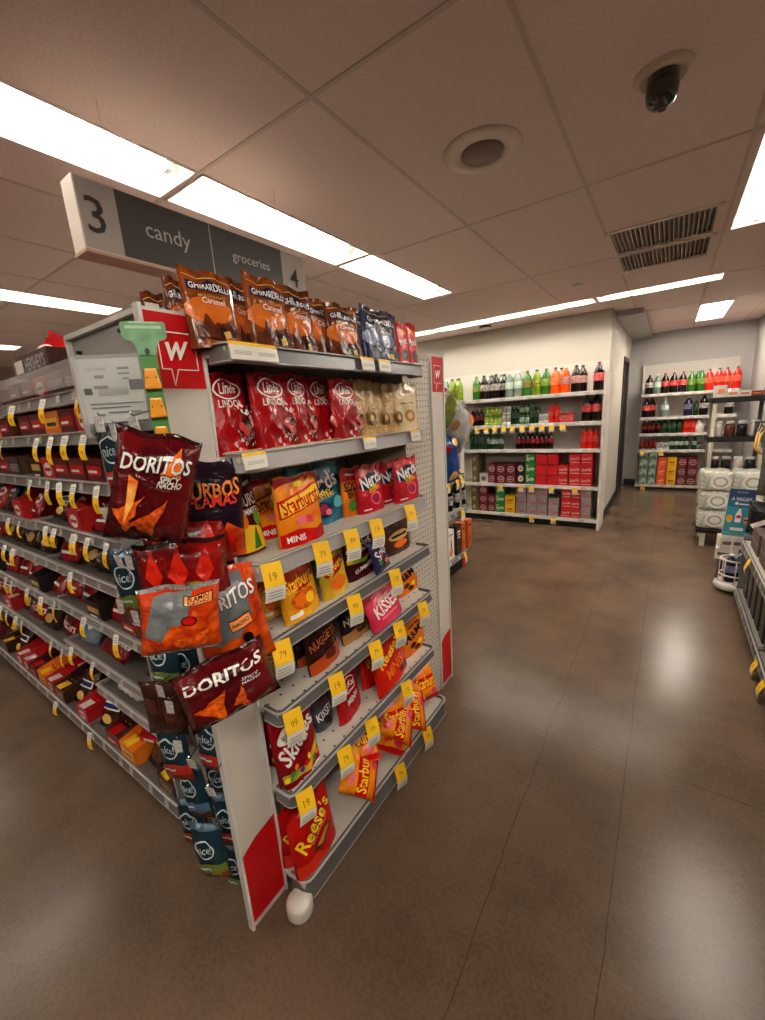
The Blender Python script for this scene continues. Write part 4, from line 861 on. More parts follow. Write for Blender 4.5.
def aisle(ti, zz, xs, xend, pool, group):
    """one tier: a front row and, behind it, a second row"""
    for rowi, (dy, rn) in enumerate(((.0, 'front row'), (.24, 'back row')) if ti < 4 else ((.0, 'front row'), (.17, 'middle row'), (.34, 'back row'))):
        x = xs if not (ti == 6 and rowi == 0) else -2.13; k = 0
        while x > xend:
            key = pool[(k*3+ti+rowi*2) % len(pool)] if k % 4 else pool[(k+rowi) % len(pool)]
            name, me, W, Ht = PROTO[key]; sc_ = rg.uniform(.95, 1.08)*(1.22 if ti > 3 and key != 'bTw' else 1) if key[0] == 'b' else .97
            if x > -2.18 and x-W*sc_ < -2.185: x = -2.186
            cx = x-W*sc_/2-.004; z = zz[0] if cx > -2.18 else zz[1]
            lab = f'{DESC[key]}, {rn}, {TIER[ti]} aisle shelf, {ORD[k]} from the endcap'
            if key[0] == 'c':
                o = place(key, (cx, GY+.108+min(dy, .2 if ti > 3 and rowi == 1 else 1)*(1.25 if ti > 3 and rowi == 1 else .97), z), (0, 0, rg.uniform(-.03, .03)), W*sc_, Ht*(1.35 if ti in (1, 2, 3, 4) else 1.2), lab, 'candy carton', group, d=1)
            else:
                tl = rg.uniform(.45, .8)
                o = place(key, (cx, GY+.028+dy+rg.uniform(0, .02), z+.012), (-tl, 0, rg.uniform(-.12, .12)), W*sc_, Ht*sc_, lab, 'bag of candy', group, d=.9)
            x = cx-W*sc_/2-.006; k += 1
pools = {0: ['cH', 'cR', 'cD', 'cH', 'cB'], 1: ['cR', 'cO', 'cR', 'cO', 'cB', 'cD'], 2: ['cB', 'cR', 'cH', 'cB', 'cD'], 3: ['bRd', 'cB', 'bBk', 'cR', 'bSn', 'cD'], 4: ['bSn', 'bRd', 'bBk', 'bRd', 'bSn'],
         5: ['cB', 'bYl', 'bRd', 'bSn', 'bRd', 'cD'], 6: ['bTw', 'bSl', 'bRd', 'bSn', 'cR', 'bBk'], 7: ['cT', 'cR', 'cB', 'bBk', 'bSn', 'cR', 'cO']}
ends = [-2.35, -2.45, -2.6, -2.8, -2.95, -3.15, -3.4, -3.75]
for ti in range(8):
    z1, z2 = BZ[0][ti]-.011, BZ[1][ti]-.011
    xsplit = -2.17
    aisle(ti, (z1, z2), -1.4, ends[ti], pools[ti], f'candy on the {TIER[ti]} shelf of the aisle')
# things seen one by one
place('bTw', (-1.79, GY+.035, .625), (-.85, 0, -.05), .26, .2, 'large red licorice bag with white script on the seventh aisle shelf', 'bag of candy', None, d=.7)
for i in range(4): place('egg', (-1.64-.045*i, GY+.05, .466), (0, 0, 0), None, None, 'white foil egg on the short extra shelf, '+ORD[i]+' from the end panel', 'chocolate egg', 'white chocolate eggs')
for i, (dx, dy, dz, rz) in enumerate([(0, 0, 0, .3), (.07, .05, .03, -.4), (-.06, .06, .03, .1), (.02, .09, .055, .9), (-.03, .02, .06, -.8), (.05, .0, .085, .2)]):
    place('bar', (-1.72+dx, GY+.1+dy, BZ[0][7]+.06+dz), (.2*dz*10, 0, rz), None, None, 'red wrapped candy bar heaped on the base shelf, '+['lowest in front', 'right', 'left', 'back', 'upper left', 'topmost'][i]+' in the heap', 'candy bar', 'heap of red bars')
for i, (k, x) in enumerate((('cW', -1.5), ('cR', -1.66), ('cB', -1.82))):
    place(k, (x, GY+.165, .464), (0, 0, 0), None, .085, DESC[k]+' on the short extra shelf, '+ORD[i]+' from the end panel', 'candy carton', 'cartons on the short extra shelf', d=.8)
place('bSl', (-2.03, GY+.04, .615), (-.6, 0, .1), .17, .17, 'crumpled silver candy bag at the lip of the seventh aisle shelf', 'bag of candy')
place('bRd', (-1.46, GY+.05, .615), (-.7, 0, 0), .15, .16, 'red candy bag at the end panel on the seventh aisle shelf', 'bag of candy')
place('bCc', (-1.50, GY+.16, 1.72), (-.5, .4, -.2), None, None, 'black and white cookie bag lying on top beside the header board', 'bag of candy')
place('bRd', (-2.15, GY+.14, 1.73), (-.4, .5, .2), .2, .2, 'big red candy bag leaning on top of the aisle shelves at far left', 'bag of candy')
proto('hbox', 'candy_box', lambda: box_mesh(.34, .07, .2, cBr, [('rect', -.33, .5, .24, .6, 'w'), ('text', "HERSHEY'S", .14, .5, .56, 's', 0, 1.4, .05)], dict(w=cW, s=cSil)), .34, .07)
place('hbox', (-1.83, GY+.12, 1.715), (0, 0, 0), None, None, 'long brown chocolate box laid on the top aisle shelf', 'candy box')
place('cD', (-1.48, GY+.14, 1.625), (0, 0, 0), .16, .09, 'dark carton behind the clear lip right beside the header board', 'candy carton')
# curled yellow price tags along the aisle: pixel columns per tier as seen on the shelf fronts
TL = {0: [(12, 396), (43, 390), (78, 376)], 1: [(3, 437), (38, 433), (52, 432), (66, 431), (85, 430)], 2: [(32, 476), (49, 478), (60, 478), (75, 481), (98, 483)],
      3: [(8, 510), (19, 513), (46, 520), (55, 523), (74, 525), (88, 529), (107, 532)], 4: [(5, 540), (14, 545), (71, 567)], 5: [(2, 575), (8, 579), (14, 582), (27, 582), (41, 589), (55, 596), (84, 610), (116, 626)],
      6: [(3, 608), (9, 612), (18, 618), (24, 622), (49, 626), (61, 638), (73, 646), (93, 654)], 7: [(56, 697), (92, 736)]}
for ti, L_ in TL.items():
    for i, (px, py) in enumerate(L_):
        p = at(px, py, 1, GY); z = BZ[0 if p.x > -2.18 else 1][ti]-.012 if ti < 7 else .125
        o = place('stag'+str(i % 2), (p.x, GY-.002, z), (.0, rg.uniform(-.12, .12), rg.uniform(-.05, .45)), None, None, f'curled white and yellow tag, {TIER[ti]} candy aisle shelf, {ORD[i]} from the left', 'price tag', 'curled price tags in the candy aisle')
        o.scale = (.85, 1, rg.uniform(.7, .88))

# ================================================================== hanging goods beside the endcap
def hang(key, px, py, X, rz, w, h, lab, cat, group=None, roll=0, tilt=0, d=1, plane=0):
    p = at(px, py, plane, X)
    o = place(key, p, (0, 0, 0), w, h, lab, cat, group, d=d)
    R = Matrix.Rotation(rz, 3, 'Z') @ Matrix.Rotation(-tilt, 3, 'X') @ Matrix.Rotation(roll, 3, 'Y')
    o.rotation_euler = R.to_euler(); o.location = p-R @ Vector((0, 0, h/2)); return o
CH = 'chip bags hanging from the clip strip'
hang('dor', 154, 488, -.80, 1.05, .142, .21, 'large dark red spicy chip bag hanging highest from the orange clip', 'bag of chips', CH, roll=.3, tilt=-.05)
hang('turb', 210, 512, -.905, 1.15, .165, .25, 'dark purple chip bag hanging behind the top red bag', 'bag of chips', CH, roll=.08, tilt=-.05)
hang('hot', 184, 570, -.87, .95, .19, .14, 'fiery red chip bag under the top bag, lower of two red ones', 'bag of chips', CH, roll=.02, tilt=.1)
hang('hot', 188, 545, -.91, .95, .19, .13, 'fiery red chip bag squeezed right under the top dark bag', 'bag of chips', CH, roll=-.03, tilt=.3)
hang('flam', 181, 618, -.78, 1.0, .15, .14, 'square orange chip bag with grey patch hanging at mid height', 'bag of chips', CH, roll=.1, tilt=.05)
hang('flam2', 231, 620, -.84, 1.15, .165, .26, 'tall orange flame chip bag hanging right of the square orange one', 'bag of chips', CH, roll=-.12, tilt=.0)
hang('dors', 228, 684, -.80, 1.1, .21, .15, 'dark red spicy chip bag hanging lowest, tilted sideways', 'bag of chips', CH, roll=-.18, tilt=.1)
# green clip strip
cs = empty('clip_strip', at(149, 360, 0, -.80)); cs.scale = (.7, .7, .8); tag(cs, 'green cardboard clip strip with orange clips hanging before the sign panel', 'clip strip')
cs.rotation_euler = (0, .0, 1.0)
gcd = card('clip green', (52, 120, 40)); gcl = card('clip light green', (110, 160, 112), (80, 136, 86), 30); och = mat('orange clip plastic', (226, 148, 22), .35)
bm = bmesh.new(); B(bm, -.02, .02, .0, .003, -.21, .05); obj('strip', bm, gcd, cs)
bm = bmesh.new()
pts = [(-.048, .062), (.048, .062), (.052, .058), (.052, .03), (.046, .024), (.03, .02), (.024, .008), (.022, -.01), (-.022, -.01), (-.024, .008), (-.03, .02), (-.046, .024), (-.052, .03), (-.052, .058)]
pts = [(x, z+.02) for x, z in pts]
f0 = [bm.verts.new((x, -.003, z)) for x, z in pts]; f1 = [bm.verts.new((x, -.0005, z)) for x, z in pts]; n = len(pts)
bm.faces.new(f0[::-1]); bm.faces.new(f1)
for i in range(n): bm.faces.new((f0[i], f0[(i+1) % n], f1[(i+1) % n], f1[i]))
put_decals(bm, [('rect', 0, .7, .8, .06, 'w'), ('rect', 0, .8, .6, .03, 'w'), ('ell', .0, .18, .06, .07, 'k')], .104, .1, lambda x, z: (x, -.003, z), dict(w=1, k=2), cuts=0)
obj('header_card', bm, [gcl, card('pale green', (150, 190, 150)), cK], cs)
for z in (-.02, -.085, -.15):
    bm = bmesh.new(); B(bm, -.02, .02, -.016, -.004, z-.045, z, 0, .004)
    for v in bm.verts:
        if v.co.z > z-.02: v.co.x *= .72
    c_ = obj('clip', bm, och, cs)
    for s in (-1, 1):
        bm = bmesh.new(); tube(bm, [(s*.011, -.0175, z-.02), (s*.011, -.015, z-.02)], .002, 8); obj('clip_hole', bm, cBr, c_)
bm = bmesh.new(); tube(bm, [(0, .0, .07), (0.0, .012, .085), (0, .1, .075)], .0015, 6); obj('wire_hook', bm, CHROME, cs)
# plastic document pouch on the header board
pch = empty('document_pouch', at(115, 388, 1, .47)); pch.scale = (.84, 1, .78); tag(pch, 'clear plastic pouch with printed store notices hung on the header board', 'document pouch')
pch.rotation_euler = (0, .0, .75)
bm = bmesh.new(); B(bm, -.085, .085, 0, .001, -.1, .085)
put_decals(bm, [('rect', 0, .46, .98, .9, 'a'), ('text', 'NO SIGNS', -.22, .84, .3, 'k', 0, 1.1, .0), ('rect', .18, .84, .18, .04, 'k'), ('rect', .18, .76, .18, .03, 'k'), ('rect', -.2, .72, .14, .05, 'k'), ('rect', .2, .68, .1, .025, 'k'), ('rect', -.2, .56, .22, .05, 'k'), ('rect', .36, .58, .24, .16, 'd'), ('rect', -.4, .5, .12, .1, 'd'), ('rect', -.02, .48, .46, .1, 'g'), ('rect', .0, .3, .8, .02, 'k'), ('rect', -.1, .24, .6, .02, 'k'), ('rect', .1, .16, .5, .02, 'k')], .17, .185,
           lambda x, z: (x, 0, z-.1), dict(a=0, k=1, d=2, g=3), cuts=0, eps=.0004)
obj('paper', bm, [mat('notice paper', (206, 208, 204), .5), mat('notice print', (120, 122, 122), .5), mat('notice dark', (84, 86, 92), .5), mat('notice grey', (168, 168, 164), .5)], pch)
bm = bmesh.new(); B(bm, -.092, .092, -.004, -.0035, -.108, .095); obj('clear_sleeve', bm, mat('sleeve film', (230, 232, 230), .12, alpha=.18), pch)
# snack bags on the hooks of the rack (front row hangs at about y=.46)
NB = 'teal snack bags on the hook rack'
kk = {'r': ('nicer', 'teal and red'), 'g': ('niceg', 'teal and green'), 'b': ('niceb', 'dark teal and blue')}
spots = [(121, 462, 'r', .50, 'upper left, under the pouch'), (150, 455, 'b', .54, 'upper right, behind the top chip bag'), (133, 585, 'g', .47, 'mid left, above the price tag'), (146, 610, 'r', .52, 'mid left, half behind the square chip bag'),
         (165, 660, 'g', .47, 'centre, under the square chip bag'), (186, 668, 'b', .52, 'centre right, behind the lowest chip bag'), (176, 752, 'r', .46, 'lower left, right above the end panel foot'), (213, 742, 'r', .50, 'lower right, beside the white panel'),
         (196, 790, 'b', .50, 'low middle, partly hidden'), (194, 822, 'r', .53, 'low left behind the lowest bag'), (211, 850, 'g', .45, 'lowest of all, nearly touching the floor'), (232, 820, 'r', .53, 'low right against the white panel'), (238, 866, 'g', .55, 'bottom right behind the panel edge'), (205, 712, 'b', .55, 'right middle in shadow'), (222, 780, 'g', .56, 'lower right in shadow'), (160, 630, 'b', .56, 'left middle in shadow')]
for px, py, k, Y, wh in spots:
    hang(kk[k][0], px, py, Y, .35+rg.uniform(-.1, .2),   .1, .215, f'{kk[k][1]} snack bag, {wh}', 'bag of snacks', NB, roll=rg.uniform(-.08, .1), tilt=-.05, plane=1)
hang('jerky', 164, 708, .44, .5, .12, .17, 'brown snack bag with fine print hanging backwards on the rack', 'bag of snacks', None, plane=1)
hang('jerky', 176, 700, .50, .5, .12, .17, 'second brown snack bag behind the one turned backwards', 'bag of snacks', None, plane=1)
# hooks with white price flags
hk = [(101, 424), (116, 432), (136, 425), (108, 513), (123, 516), (121, 561), (131, 562), (142, 562), (122, 605), (137, 616), (162, 690), (171, 706), (193, 762), (212, 790), (179, 745)]
for i, (px, py) in enumerate(hk):
    p = at(px, py, 1, .43); t = empty('peg_hook', (p.x, .43, p.z)); tag(t, 'wire hook with white price flag on the rack, '+['top left', 'top second from left', 'top right', 'left below the first bag', 'second below the first bag', 'left of three above the green bag', 'middle of three above the green bag', 'right of three above the green bag', 'left of the mid flags', 'right of the mid flags', 'beside the brown bag', 'right of the brown bag', 'above the low red bag', 'low centre flag', 'by the foot of the brown bag'][i], 'hook', 'peg hooks on the rack')
    bm = bmesh.new(); tube(bm, [(0, .09, .02), (0, .0, .02), (0, -.004, .028)], .0022, 6); obj('wire', bm, CHROME, t)
    bm = bmesh.new(); vs = B(bm, -.011, .011, -.006, -.004, -.018, .018)
    obj('price_flag', bm, [PLBL], t); t.rotation_euler = (rg.uniform(-.1, .3), 0, rg.uniform(0, .7))
# ================================================================== soda shelves at the back
def unit(name, label, x0, x1, yf, zs, depth, top, endr=True, endl=False, chan=None, pegmat=None, base_h=.1):
    t = empty(name, ((x0+x1)/2, yf, 0)); tag(t, label, 'shelf unit'); hw = (x1-x0)/2
    wch = chan or mat('white channel', (214, 210, 204), .4)
    for z in zs:
        bm = bmesh.new(); B(bm, -hw, hw, .0, depth, z-.03, z-.008, 0); s = obj('shelf', bm, WHITE, t)
        bm = bmesh.new(); B(bm, -hw, hw, -.012, .0, z-.04, z+.004, 0, .003)
        for k in range(8):
            x = -hw+2*hw*(k+.5)/8; vs = [bm.verts.new(p) for p in ((x-.03, -.0128, z-.034), (x+.03, -.0128, z-.034), (x+.03, -.0128, z-.004), (x-.03, -.0128, z-.004))]; bm.faces.new(vs).material_index = 1
        obj('price_channel', bm, [wch, PLBL], s)
    bm = bmesh.new(); B(bm, -hw, hw, depth, depth+.015, 0, top); obj('back_panel', bm, pegmat or PEGY, t)
    bm = bmesh.new(); B(bm, -hw, hw, .03, depth, 0, zs[-1]-.03); obj('kick_plate', bm, BLACK, t)
    if endr:
        bm = bmesh.new(); B(bm, hw, hw+.025, -.04, depth+.012, 0, zs[0]+.2); obj('end_panel', bm, WHITE, t)
    if endl:
        bm = bmesh.new(); B(bm, -hw-.02, -hw, depth-.03, depth+.012, 0, top); obj('upright', bm, WHITE, t)
    return t
BY = 5.25; BZS = [1.605, 1.27, .96, .515, .12]
unit('soda_shelving', 'long white soda shelf unit against the back wall', -3.2, -.62, BY, BZS, .36, 1.95)
# bottle with label and cap as parts
def bottle(key, h, r, body, label, capm, lab_z=(.36, .62), pepper=None, square=1):
    """prototype: returns maker of a thing with parts"""
    prof = [(r*.80, 0), (r*.98, h*.03), (r, h*.1), (r*.96, h*.3), (r, h*.36), (r, h*.62), (r*.94, h*.68), (r*.66, h*.80), (r*.32, h*.90), (r*.27, h*.93), (r*.27, h*.95)]
    def mesh(kind):
        bm = bmesh.new()
        if kind == 'body': lathe(bm, prof, 14)
        elif kind == 'label': lathe(bm, [(r*1.015, h*lab_z[0]), (r*1.02, h*(lab_z[0]+.01)), (r*1.02, h*(lab_z[1]-.01)), (r*1.015, h*lab_z[1])], 14)
        else: lathe(bm, [(r*.33, h*.94), (r*.34, h*.945), (r*.34, h*.992), (r*.3, h)], 10)
        me = bpy.data.meshes.new({'body': 'soda_bottle', 'label': 'wrap_label', 'cap': 'cap'}[kind]); bm.normal_update(); bm.to_mesh(me); bm.free(); return me
    a, b, c = mesh('body'), mesh('label'), mesh('cap'); a.materials.append(body); b.materials.append(label); c.materials.append(capm)
    BOT[key] = (a, b, c, h)
BOT = {}
def lq(n, c, tr=0): return mat('drink '+n, c, .08, spec=.5, trans=tr)
lbl = lambda n, c, c2=None: mat('label '+n, c, .4, rgb2=c2, nscale=50)
capW = mat('cap white', (225, 222, 215), .4); capR = mat('cap red', (200, 20, 20), .4); capG = mat('cap green', (40, 120, 40), .4); capK = mat('cap black', (20, 20, 20), .4)
cola = lq('cola', (26, 10, 8)); orng = lq('orange soda', (240, 84, 14)); grn = lq('green', (52, 110, 34)); lime = lq('lime', (120, 150, 34)); clr = lq('clear', (120, 136, 124)); rdk = lq('red soda', (214, 34, 20)); dkg = lq('dark green', (24, 60, 30)); nvy = lq('navy', (24, 26, 56))
bottle('coke', .32, .055, cola, lbl('red', (206, 24, 28), (226, 120, 116)), capR)
bottle('diet', .31, .055, cola, lbl('silver', (190, 180, 178), (190, 60, 60)), capK)
bottle('zero', .31, .055, cola, lbl('cream', (214, 206, 196), (70, 50, 44)), capK)
bottle('clear', .31, .055, clr, lbl('pale', (176, 206, 180), (210, 220, 210)), capW)
bottle('sprt', .31, .055, grn, lbl('green', (40, 130, 60), (170, 180, 70)), capG)
bottle('7', .31, .055, grn, lbl('green red', (50, 160, 70), (196, 60, 40)), capR)
bottle('mtn', .31, .055, lime, lbl('yellow green', (170, 176, 30), (24, 80, 40)), capK)
bottle('fan', .31, .055, orng, lbl('orange', (246, 90, 30), (250, 150, 90)), capK)
bottle('cru', .31, .055, orng, lbl('grey blue', (120, 130, 150), (220, 120, 70)), capW)
bottle('rasp', .32, .055, rdk, lbl('bright red', (232, 60, 40), (250, 120, 90)), capK)
bottle('navy', .3, .058, nvy, lbl('white navy', (150, 150, 170), (40, 44, 90)), capW)
bottle('dkg', .24, .035, dkg, lbl('moss', (70, 90, 60), (30, 60, 34)), capG)
bottle('scoke', .22, .034, cola, lbl('small red', (170, 22, 24), (60, 14, 14)), capR)
bottle('sred', .24, .038, rdk, lbl('small bright', (230, 70, 50), (180, 30, 20)), capR)
bottle('wlab', .22, .036, dkg, lbl('white band', (196, 200, 190), (120, 130, 116)), capW)
bottle('slred', .2, .03, lq('dull red', (120, 20, 24)), lbl('dull', (150, 40, 40), (80, 20, 24)), capW)
bottle('wine', .33, .04, lq('wine black', (14, 10, 12)), lbl('wine label', (30, 26, 28), (190, 186, 180)), capK, (.2, .5))
BD = dict(coke='dark cola bottle with red label', diet='dark cola bottle with silver label', zero='dark cola bottle with cream label', clear='clear soda bottle', sprt='green lemon soda bottle', mtn='yellow green soda bottle', fan='bright orange soda bottle', cru='orange soda bottle with grey label', rasp='bright red soda bottle', navy='navy blue jug-like bottle', dkg='dark green small bottle', scoke='small cola bottle', sred='small red orange bottle', wlab='small green bottle with white label', slred='slim dull red bottle', wine='black wine-like bottle')
BD['7'] = 'light green soda bottle with red cap'
CNT = {}
def put_bottle(key, x, y, z, where, group, cat='bottle', sc=1.0, label=None):
    a, b, c, h = BOT[key]
    o = bpy.data.objects.new('soda_bottle', a); C.objects.link(o); o.location = (x, y, z); o.rotation_euler = (0, 0, rg.uniform(0, 6)); o.scale = (sc, sc, sc)
    for nm, m in (('wrap_label', b), ('cap', c)):
        q = bpy.data.objects.new(nm, m); C.objects.link(q); q.parent = o
    k = (where, key); CNT[k] = CNT.get(k, 0)+1
    tag(o, label or f'{BD[key]}, {where}, {ORD[CNT[k]-1]} such from the left', cat, group)
    return o
u5 = lambda u, v=0: (460+u/4.78, 355+v/4.78)
def brow(lst, v, Y, z, where, group, conv, dy=0):
    for it in lst:
        key, u = it[0], it[1]; px, py = conv(u, v); p = at(px, py, 1, Y)
        put_bottle(key, p.x, Y+dy+(it[2] if len(it) > 2 else 0), z-.008, where, group)
brow([('sprt', 80), ('zero', 115), ('zero', 142, .1), ('sprt', 125, .16), ('zero', 172), ('zero', 200, .1), ('sprt', 178, .17), ('clear', 238), ('clear', 258, .12), ('clear', 280), ('7', 322), ('mtn', 367), ('sprt', 411), ('fan', 455), ('fan', 470, .13), ('cru', 503), ('diet', 553), ('diet', 577, .1), ('coke', 661)], 160, BY+.1, BZS[0], 'top back shelf', 'two litre bottles on the back shelf', u5)
brow([('clear', 195, .05), ('mtn', 255), ('mtn', 278, .08), ('mtn', 308)], 400, BY+.1, BZS[0], 'top back shelf at far left', 'two litre bottles on the back shelf', lambda u, v: (420+u/7.85, 340+v/7.85))
brow([('coke', 605), ('coke', 650)], 290, BY+.1, BZS[1], 'second back shelf', 'bottles on the second back shelf', u5)
brow([('dkg', 58), ('dkg', 75), ('dkg', 92), ('dkg', 108), ('wlab', 138), ('wlab', 158), ('wlab', 178), ('wlab', 197), ('scoke', 280), ('scoke', 302), ('scoke', 324), ('scoke', 346), ('scoke', 368), ('scoke', 390), ('scoke', 412), ('scoke', 434), ('sred', 592), ('sred', 620), ('sred', 648)], 410, BY+.07, BZS[2], 'third back shelf', 'small bottles on the third back shelf', u5)
brow([('scoke', 62), ('scoke', 82), ('scoke', 102), ('dkg', 250), ('dkg', 268), ('dkg', 286), ('dkg', 340), ('dkg', 356), ('dkg', 373), ('sred', 438), ('sred', 463)], 290, BY+.08, BZS[1], 'second back shelf', 'bottles on the second back shelf', u5)
# cans (a pair stacked is two cans)
def can_mesh(m1, m2):
    bm = bmesh.new(); r = .031; lathe(bm, [(r*.8, 0), (r, .008), (r, .04)], 12, 0); lathe(bm, [(r, .04), (r*1.005, .041), (r*1.005, .09), (r, .091)], 12, 1); lathe(bm, [(r, .09), (r, .112), (r*.8, .12)], 12, 0); return bm, [m1, m2]
cm = lambda n, c: mat('can '+n, c, .25, .3)
for k, a, b in (('clime', (130, 160, 50), (180, 196, 90)), ('cwhite', (196, 196, 186), (160, 160, 156)), ('cgreen', (30, 80, 44), (140, 160, 140)), ('cred', (180, 20, 24), (206, 100, 96)), ('cdark', (40, 22, 24), (120, 60, 60))):
    proto(k, 'soda_can', lambda: can_mesh(cm(k, a), cm(k+'b', b)), .062, .12)
CD = dict(clime='lime green can', cwhite='whitish can', cgreen='dark green can', cred='red can', cdark='dark red can')
def cans(lst, v, Y, z, where, group, conv, sx=1.15):
    for k, us, n in lst:
        for j, u in enumerate(us):
            px, py = conv(u, v); p = at(px, py, 1, Y)
            for q in range(n):
                place(k, (p.x, Y, z-.008+.121*q), (0, 0, rg.uniform(0, 6)), .062*sx, .12, f'{CD[k]}, {where}, column {["one", "two", "three", "four", "five", "six"][j]} of its colour, {["bottom", "middle", "top"][q] if n > 1 else "single"}', 'can', group)
cans([('clime', [130, 151, 172, 192], 2), ('cwhite', [213, 232], 2), ('cgreen', [298, 320], 2), ('cwhite', [391, 413], 1), ('cred', [487, 510, 533], 1)], 310, BY+.06, BZS[1], 'second back shelf', 'cans on the second back shelf', u5)
# cartons
def soda_carton(key, base, ops, inks): KB(key, 'soda_carton', .14, .13, .26, base, ops, inks, eps=.0015)
kRed = card('cola red', (200, 14, 24)); kGr = card('lemon green', (20, 130, 56)); kSil = card('silver', (150, 142, 140)); kMar = card('maroon carton', (110, 16, 30)); kYel = card('yellow carton', (232, 180, 20)); kOr = card('orange carton', (226, 80, 40)); kMix = card('moss carton', (74, 84, 50), (120, 70, 50), 30); kBlk = card('black carton', (24, 22, 24)); kGG = card('ginger green', (40, 66, 44), (150, 170, 150), 26)
soda_carton('xc', kRed, [('text', 'Coca-Cola', 0, .6, .84, 'w', .08, 1.6, .02, .35), ('rect', 0, .25, .8, .04, 'w')], dict(w=cW))
soda_carton('xr', kRed, [('rect', 0, .97, .98, .05, 'd'), ('rect', 0, .03, .98, .04, 'd')], dict(d=card('deep red', (140, 6, 14))))
soda_carton('xs', kGr, [('text', 'Sprite', 0, .55, .82, 'w', .08, 1.4, .04, .2), ('rect', -.3, .9, .3, .08, 'y')], dict(w=cW, y=cY))
soda_carton('xd', kSil, [('text', 'Coke', 0, .45, .8, 'r', .05, 1.2, .03, .3), ('text', 'DIET', -.2, .8, .3, 'r', 0, 1, .02)], dict(r=kRed))
soda_carton('xm', kMar, [('ell', 0, .5, .38, .3, 'w'), ('ell', 0, .5, .32, .22, 'm'), ('rect', 0, .5, .5, .1, 'w')], dict(w=card('dull white', (196, 170, 170)), m=kMar))
soda_carton('xy', kYel, [('text', 'Brisk', 0, .5, .7, 'r', .1, 1.4, .02)] if 0 else [('rect', 0, .5, .6, .2, 'r', .1), ('rect', 0, .2, .5, .06, 'r')], dict(r=card('rusty', (190, 90, 20))))
soda_carton('xo', kOr, [('rect', 0, .5, .6, .2, 'w', .2), ('rect', 0, .2, .5, .06, 'w')], dict(w=card('peach', (240, 160, 110))))
soda_carton('xg', kMix, [('ell', -.1, .5, .25, .25, 'w'), ('rect', .2, .3, .3, .2, 'r')], dict(w=card('leaf', (120, 150, 90)), r=card('dusty red', (150, 50, 40))))
soda_carton('xb', kBlk, [('ell', 0, .6, .32, .3, 'w'), ('ell', .05, .6, .2, .18, 'o')], dict(w=cW, o=card('dusty peach', (200, 120, 90))))
soda_carton('xw', card('white carton', (206, 200, 192)), [('ell', 0, .5, .3, .25, 'k')], dict(k=card('greyish', (110, 100, 96))))
soda_carton('xz', kGG, [('poly', [(-.4, .2), (.1, .9), (.2, .5), (-.1, .1)], 'w'), ('poly', [(.1, .15), (.4, .3), (.3, .8)], 'w')], dict(w=card('sage', (170, 190, 170))))
XD = dict(xc='red cola carton with white script', xr='plain red carton side', xs='green lemon soda carton', xd='silver diet cola carton', xm='maroon soda carton', xy='yellow carton', xo='orange carton', xg='moss green carton', xb='black and white carton', xw='white carton', xz='green ginger soda carton')
def stacks(lst, v, Y, z, where, group, conv, hh=.13):
    for si, (k, u0, u1, n) in enumerate(lst):
        a = at(*conv(u0, v), 1, Y); b = at(*conv(u1, v), 1, Y); w = b.x-a.x-.004
        for q in range(n):
            place(k, ((a.x+b.x)/2, Y+.13, z-.008+(hh+.001)*q), (0, 0, rg.uniform(-.02, .02)), w, hh, f'{XD[k]}, {where}, {ORD[si]} stack from the left, {["bottom", "second up", "third up", "fourth up"][q]}', 'carton', group, d=1)
stacks([('xg', 52, 84, 3), ('xw', 88, 130, 1), ('xm', 132, 170, 2), ('xm', 172, 218, 2), ('xm', 220, 268, 2), ('xb', 272, 315, 2), ('xs', 317, 366, 3), ('xr', 368, 424, 3), ('xr', 425, 479, 3), ('xc', 481, 531, 2), ('xc', 534, 590, 3), ('xc', 592, 650, 3)], 190, BY+.015, BZS[3], 'fourth back shelf', 'cartons on the fourth back shelf', u5)
stacks([('xg', 48, 84, 3), ('xm', 88, 128, 3), ('xm', 130, 166, 2), ('xs', 168, 214, 3), ('xy', 216, 266, 2), ('xd', 272, 321, 3), ('xd', 323, 374, 3), ('xd', 376, 427, 3), ('xd', 431, 485, 2), ('xc', 496, 545, 3), ('xc', 546, 592, 3), ('xd', 594, 645, 3)], 330, BY+.015, BZS[4], 'base back shelf', 'cartons on the base back shelf', u5, .118)
proto('ytag', 'price_tag', lambda: tag_mesh(.06, .075, None, .6, .004), .06, .075)
pale = mat('pale yellow paper', (240, 216, 120), .5)
def btag(us, v, Y, z, where, conv):
    for i, u in enumerate(us):
        p = at(*conv(u, v), 1, Y); place('ytag', (p.x, Y-.01, z), (0, 0, 0), None, None, f'small yellow tag on the {where}, {ORD[i]} from the left', 'price tag', 'yellow tags on the soda shelves')
btag([85, 127, 168, 210, 252, 299, 345, 392, 439, 492], 345, BY, BZS[1]-.025, 'second back shelf', u5)
btag([195, 297, 350, 451, 568], 222, BY, BZS[3]-.02, 'fourth back shelf', u5)
btag([352, 460], 380, BY, BZS[4]-.02, 'base back shelf', u5)

